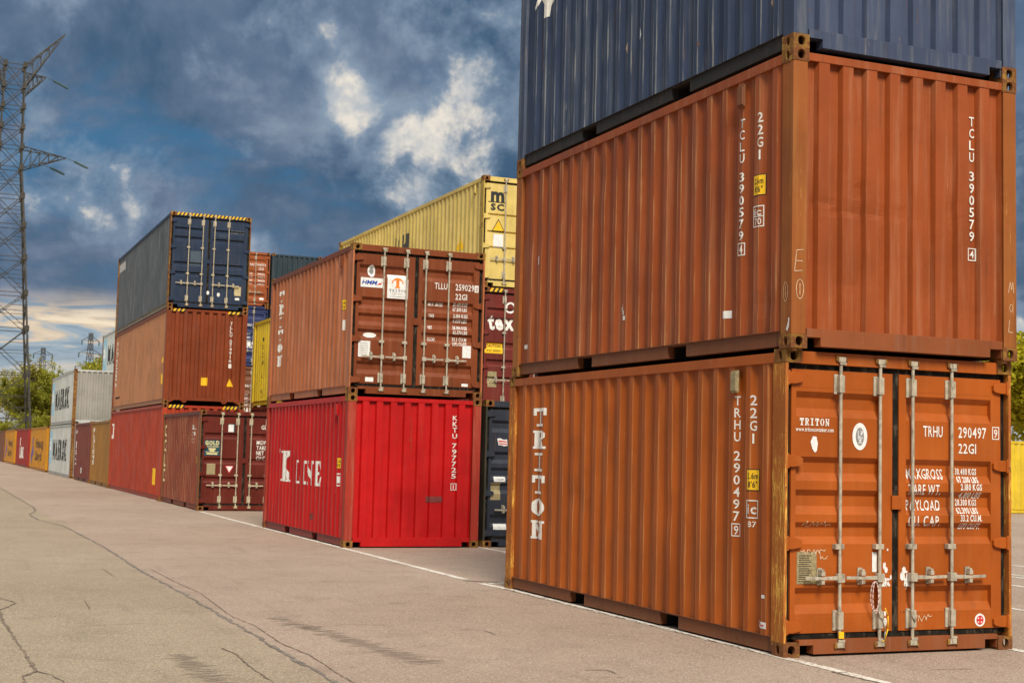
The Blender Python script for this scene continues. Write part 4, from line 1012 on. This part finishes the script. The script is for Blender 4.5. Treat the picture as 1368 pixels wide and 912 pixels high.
SCUFF = plain('tyre_scuff_grey', (.305, .232, .172), .9, .10, 5)
rs = random.Random(12)
def scuff(p0, p1, w, n, z):
    P0, P1 = Vector(p0), Vector(p1); d = (P1 - P0).normalized(); nn = Vector((-d.y, d.x)); b = MB()
    for k in range(n):
        c_ = P0.lerp(P1, (k + rs.uniform(-.3, .3)) / n) + nn * rs.uniform(-.12, .12) * w; hw = w * rs.uniform(.2, .5); t = rs.uniform(.006, .014)
        q = [c_ - nn * hw, c_ - nn * hw * .3 - d * t, c_ + nn * hw * .4 - d * t * .8, c_ + nn * hw, c_ + nn * hw * .3 + d * t, c_ - nn * hw * .5 + d * t]
        b.poly([(v.x, v.y, z) for v in q])
    tag(put('tyre_scuff', b.mesh('tyre_scuff', SCUFF), ground), kind='stuff')
scuff((-3.45, 3.55), (-2.98, .35), .42, 60, .0030); scuff((-4.75, 1.3), (-4.72, -.6), .36, 40, .0030)
# ------------------------------------------------------------------ pylon
def pylon(root):
    def hh(z):
        for (a, p), (b, q) in zip(PROF, PROF[1:]):
            if z <= b: return p + (q - p) * (z - a) / (b - a)
        return PROF[-1][1]
    PROF = [(0, 3.45), (4, 3.05), (13, 2.35), (23.5, 1.62), (29.4, 1.10), (40, .95)]
    cor = lambda z, i: Vector((hh(z) * (1, 1, -1, -1)[i], hh(z) * (-1, 1, 1, -1)[i], z))
    lv = [0, 4, 8.5, 13, 16.6, 20.2, 23.5, 26.5, 29.4, 31.6, 33.6, 35.7, 37.8, 40]
    for i in range(4):
        b = MB()
        for a, c_ in zip(lv, lv[1:]): b.tube(cor(a, i), cor(c_, i), .13 if a < 29 else .09, 4)
        put('leg', b.mesh('leg', OLIVE), root)
    for i in range(4):
        b = MB(); j = (i + 1) % 4
        for n, (a, c_) in enumerate(zip(lv, lv[1:])):
            r = .048
            b.tube(cor(a, i), cor(c_, j), r, 4); b.tube(cor(a, j), cor(c_, i), r, 4); b.tube(cor(c_, i), cor(c_, j), r, 4)
            mid = (cor(a, i) + cor(c_, j) + cor(a, j) + cor(c_, i)) / 4
            if a < 29:
                for p in (cor((a + c_) / 2, i), cor((a + c_) / 2, j)): b.tube(p, mid, .04, 4)
                for p, q in ((cor(a, i), cor(c_, j)), (cor(a, j), cor(c_, i))):
                    for t, e in ((.25, i), (.75, j)):
                        pt = p.lerp(q, t); z = pt.z; b.tube(pt, cor(z, i if (p - cor(a, i)).length < .01 and t < .5 or (p - cor(a, j)).length < .01 and t > .5 else j), .035, 4)
        put('bracing', b.mesh('bracing', OLIVE), root)
    gp = MB().box(-.2, .2, -.2, .2, -.28, .28).mesh('gusset_plate', OLIVE)
    for i in range(4):
        for z in lv[1:]: put('gusset_plate', gp, root, cor(z, i))
    def arm(sx, zb, zt, tip):
        b = MB(); T = Vector((sx * tip[0], 0, tip[1])); n = 5
        ch = []
        for y in (-1, 1):
            for z in (zb, zt): ch.append((Vector((sx * hh(z), y * hh(z), z)), T))
        for p, q in ch: b.tube(p, q, .075, 4, .05)
        for k in range(n):
            t0, t1 = k / n, (k + 1) / n
            pt = [[p.lerp(q, t) for p, q in ch] for t in (t0, t1)]
            for a, c_ in ((0, 1), (2, 3), (0, 2), (1, 3)):
                b.tube(pt[0][a], pt[1][c_], .04, 4); b.tube(pt[1][a], pt[1][c_], .04, 4)
        put('cross_arm', b.mesh('cross_arm', OLIVE), root)
        return T
    for sx in (1, -1):
        t1_ = arm(sx, 29.4, 31.6, (5.5, 31.0)); t2_ = arm(sx, 37.0, 39.2, (3.1, 39.2)); arm(sx, 37.8, 40.0, (4.75, 44.0))
        for T, d in ((t1_, (2.6, -.9)), (t2_, (2.9, -1.0)), (Vector((sx * 3.2, 0, 30.1)), (2.2, -.8))):
            b = MB(); a = T + Vector((.85, .5, -.18)); e = a + Vector((1.45, .8, -.42))
            b.tube(T, a, .03, 4)
            for k in range(9):
                p = a.lerp(e, k / 9); q = a.lerp(e, (k + 1) / 9); b.tube(p, q, .05, 8); m_ = p.lerp(q, .5); b.tube(p, m_, .14, 8, .09)
            put('insulator', b.mesh('insulator', GLASSI, smooth=True), root)
py = thing('electricity_pylon', 'tall olive-grey lattice pylon rising above the far left containers', 'pylon', (.25, 140, 0), 'lattice pylons')
pylon(py)
def far_pylon(loc, h, rz, label):
    t = thing('electricity_pylon', label, 'pylon', loc, 'lattice pylons', rz)
    hw = lambda z: 3.2 * (1 - z / h) ** 1.35 + .55
    for sx in (1, -1):
        for sy in (1, -1):
            b = MB(); zs = [h * k / 12 for k in range(13)]
            for a, c_ in zip(zs, zs[1:]):
                b.tube((sx * hw(a), sy * hw(a), a), (sx * hw(c_), sy * hw(c_), c_), .13, 4)
                b.tube((sx * hw(a), sy * hw(a), a), (-sx * hw(c_), sy * hw(c_), c_), .06, 4); b.tube((sx * hw(a), sy * hw(a), a), (sx * hw(c_), -sy * hw(c_), c_), .06, 4)
            put('leg', b.mesh('leg', OLIVE), t)
    for z, L_ in ((h * .70, 6.5), (h * .82, 5.2), (h * .93, 4.0)):
        for sx in (1, -1):
            b = MB()
            for sy in (1, -1):
                b.tube((sx * hw(z), sy * hw(z), z), (sx * L_, 0, z), .09, 4); b.tube((sx * hw(z + 1.6), sy * hw(z + 1.6), z + 1.6), (sx * L_, 0, z), .08, 4)
            put('cross_arm', b.mesh('cross_arm', OLIVE), t)
            ib = MB()
            for k in range(5): ib.tube((sx * L_, 0, z - .4 * k), (sx * L_, 0, z - .4 * (k + 1)), .30, 6, .16)
            put('insulator', ib.mesh('insulator', GLASSI), t)
far_pylon((37.9, 590, 0), 40.5, .35, 'small distant lattice pylon standing in the trees left of the pale grey stack')
far_pylon((56.3, 590, 0), 47.5, .45, 'small distant lattice pylon standing clear just left of the far tall stack')

# ------------------------------------------------------------------ trees
def leaf_mat(name, a, b):
    mt, nt, g, bs = base_mat(name)
    geo = g.n('ShaderNodeNewGeometry')
    rn_ = g.n('ShaderNodeObjectInfo')
    V = g.n('ShaderNodeTexCoord').outputs['Object']
    n1_ = g.noise(V, .9, 3); k = g.math('ADD', g.math('MULTIPLY', geo.outputs['Random Per Island'], .6), g.math('MULTIPLY', g.math('ADD', n1_, rn_.outputs['Random']), .25))
    col = g.mix(g.sstep(k, .15, .85), a, b)
    link(nt, col, bs.inputs['Base Color']); bs.inputs['Roughness'].default_value = .75; bs.inputs['Specular IOR Level'].default_value = .2
    tr = g.n('ShaderNodeBsdfTranslucent'); link(nt, col, tr.inputs[0])
    mx = g.n('ShaderNodeMixShader'); mx.inputs[0].default_value = .3; link(nt, bs.outputs[0], mx.inputs[1]); link(nt, tr.outputs[0], mx.inputs[2])
    link(nt, mx.outputs[0], nt.nodes['Material Output'].inputs[0]); return mt
BARK = plain('tree_bark', (.075, .055, .038), .9, .3, 6)
def tree_meshes(seed, H_, spread, nl, mat, bare=.0):
    rnd = np.random.default_rng(seed); rp = random.Random(seed); b = MB(); tips = []
    def limb(p, d, ln, r, lev):
        n = 3; q = p
        for k in range(n):
            d2 = (d + Vector((rp.gauss(0, .12), rp.gauss(0, .12), rp.gauss(.03, .08)))).normalized(); e = q + d2 * ln / n
            b.tube(q, e, r * (1 - .22 * k), 5, r * (1 - .22 * (k + 1)), False); q = e; d = d2
            if lev < 3 and (k > 0 or lev > 0):
                for _ in range(2 if lev < 2 else 1):
                    a = rp.uniform(0, 6.28); sd_ = Vector((math.cos(a), math.sin(a), rp.uniform(.2, .9))).normalized()
                    limb(q, (d * .5 + sd_ * spread).normalized(), ln * rp.uniform(.5, .75), r * .5, lev + 1)
            if lev >= 1: tips.append((q, .5 + .35 * (3 - lev)))
        tips.append((q, 1.0))
    limb(Vector((0, 0, 0)), Vector((0, 0, 1)), H_ * .62, H_ * .017 + .05, 0)
    tr = b.mesh('trunk', BARK, fix=False)
    T = np.array([t[0] for t in tips]); Rr = np.array([t[1] for t in tips])
    idx = rnd.integers(0, len(T), nl)
    # uneven clumps: some tips carry far more leaf than others
    wgt = rnd.random(len(T)) ** 1.6 + .05; idx = rnd.choice(len(T), nl, p=wgt / wgt.sum())
    c_ = T[idx] + rnd.normal(0, .46, (nl, 3)) * Rr[idx][:, None]
    c_[:, 2] = np.maximum(c_[:, 2], .4)
    d1 = rnd.normal(0, 1, (nl, 3)); d1 /= np.linalg.norm(d1, axis=1)[:, None]; d2 = np.cross(d1, rnd.normal(0, 1, (nl, 3))); d2 /= np.linalg.norm(d2, axis=1)[:, None]
    s_ = rnd.uniform(.10, .24, nl)[:, None]
    v = np.stack([c_ - d1 * s_, c_ + d2 * s_ * .6, c_ + d1 * s_, c_ - d2 * s_ * .6], 1).reshape(-1, 3)
    me = bpy.data.meshes.new('crown'); me.vertices.add(len(v)); me.vertices.foreach_set('co', v.ravel())
    me.loops.add(4 * nl); me.loops.foreach_set('vertex_index', np.arange(4 * nl, dtype=np.int32))
    me.polygons.add(nl); me.polygons.foreach_set('loop_start', np.arange(0, 4 * nl, 4, dtype=np.int32)); me.update(calc_edges=True); me.validate()
    me.materials.append(mat)
    return tr, me
LG = leaf_mat('spring_green_leaves', (.15, .165, .016), (.40, .37, .035)); LD = leaf_mat('dark_green_leaves', (.11, .12, .026), (.30, .28, .05)); LO = leaf_mat('olive_budding_leaves', (.20, .18, .05), (.42, .36, .09)); LY = leaf_mat('yellow_green_leaves', (.34, .32, .016), (.62, .53, .025))
KIND = {'spring': [tree_meshes(1, 12, .95, 15000, LG), tree_meshes(2, 11, 1.0, 15000, LG)], 'dark': [tree_meshes(3, 10, .9, 15000, LD)], 'olive': [tree_meshes(4, 12.5, .8, 5200, LO), tree_meshes(5, 13, .85, 4600, LO)], 'yellow': [tree_meshes(6, 6.8, 1.0, 11000, LY)]}
def tree(kind, v, x, y, rz, sc, label):
    tm, cm_ = KIND[kind][v]
    t = thing('broadleaf_tree', label, 'tree', (x, y, 0), 'trees beyond the yard', rz); t.scale = (sc,) * 3
    put('trunk', tm, t); put('crown', cm_, t)
TREES = [('olive', 0, -3.5, 172, .3, .64, 'half-bare olive tree at the left edge behind the pylon foot'), ('olive', 1, 2.5, 180, 1.7, .72, 'thin budding tree seen through the pylon legs'), ('dark', 0, -1, 162, 2.1, .70, 'dark green tree low behind the pylon foot'), ('spring', 0, 4.2, 166, .6, .66, 'green tree just right of the pylon foot'),
         ('olive', 0, 7.2, 186, 2.6, .70, 'thin olive tree under the first distant pylon'), ('spring', 1, 8.6, 168, 4.0, .68, 'bright green tree left of the pale grey stack'), ('spring', 0, 11.4, 178, 5.0, .84, 'spring green tree rising behind the pale grey container'), ('spring', 1, 15.2, 186, .9, 1.08, 'spring green tree topping the bare grey container end'), ('spring', 0, 19.5, 190, 2.9, 1.0, 'spring green tree behind the far tall stack'),
         ('yellow', 0, 42.5, 42.2, .4, 1.0, 'yellow-green tree behind the yellow container on the right'), ('yellow', 0, 47.5, 45.5, 2.0, 1.05, 'yellow-green tree at the right edge of the picture')]
for a in TREES: tree(*a)
for k, (x, y, kd, sc, lab) in enumerate(((-4.5, 152, 'dark', .50, 'low dark bush behind the dusty brown container at the far left'), (-.5, 150, 'spring', .42, 'low green bush behind the far orange-yellow container'), (2.6, 153, 'dark', .48, 'low dark bush right of the pylon legs'), (5.2, 149, 'spring', .46, 'bright low bush behind the crimson container'), (7.6, 155, 'spring', .50, 'bright bush beside the pale grey stack'), (10.2, 157, 'dark', .50, 'dark bush just behind the pale grey stack'), (12.5, 160, 'spring', .58, 'leafy bush behind the bare grey container end'))):
    tm, cm_ = KIND[kd][0]
    t = thing('leafy_bush', lab, 'bush', (x, y, -1.9), 'bushes behind the container row', k * 1.3); t.scale = (sc * 1.25, sc * 1.25, sc)
    put('trunk', tm, t); put('crown', cm_, t)
rt = random.Random(9)
for k in range(16):
    kd = rt.choice(('dark', 'dark', 'olive', 'spring')); tree(kd, 0, -22 + 5.2 * k + rt.uniform(-1, 1), 226 + rt.uniform(-8, 18), rt.uniform(0, 6), rt.uniform(.78, .92) if kd == 'dark' else rt.uniform(.72, .85), 'tree in the belt closing the view far behind the container row')
for k in range(8):
    tree(rt.choice(('dark', 'spring')), 0, 44 + 7.5 * k + rt.uniform(-2, 2), 92 - 2.0 * k + rt.uniform(-5, 5), rt.uniform(0, 6), rt.uniform(.6, .75), 'green tree in the belt far behind the yellow container on the right')
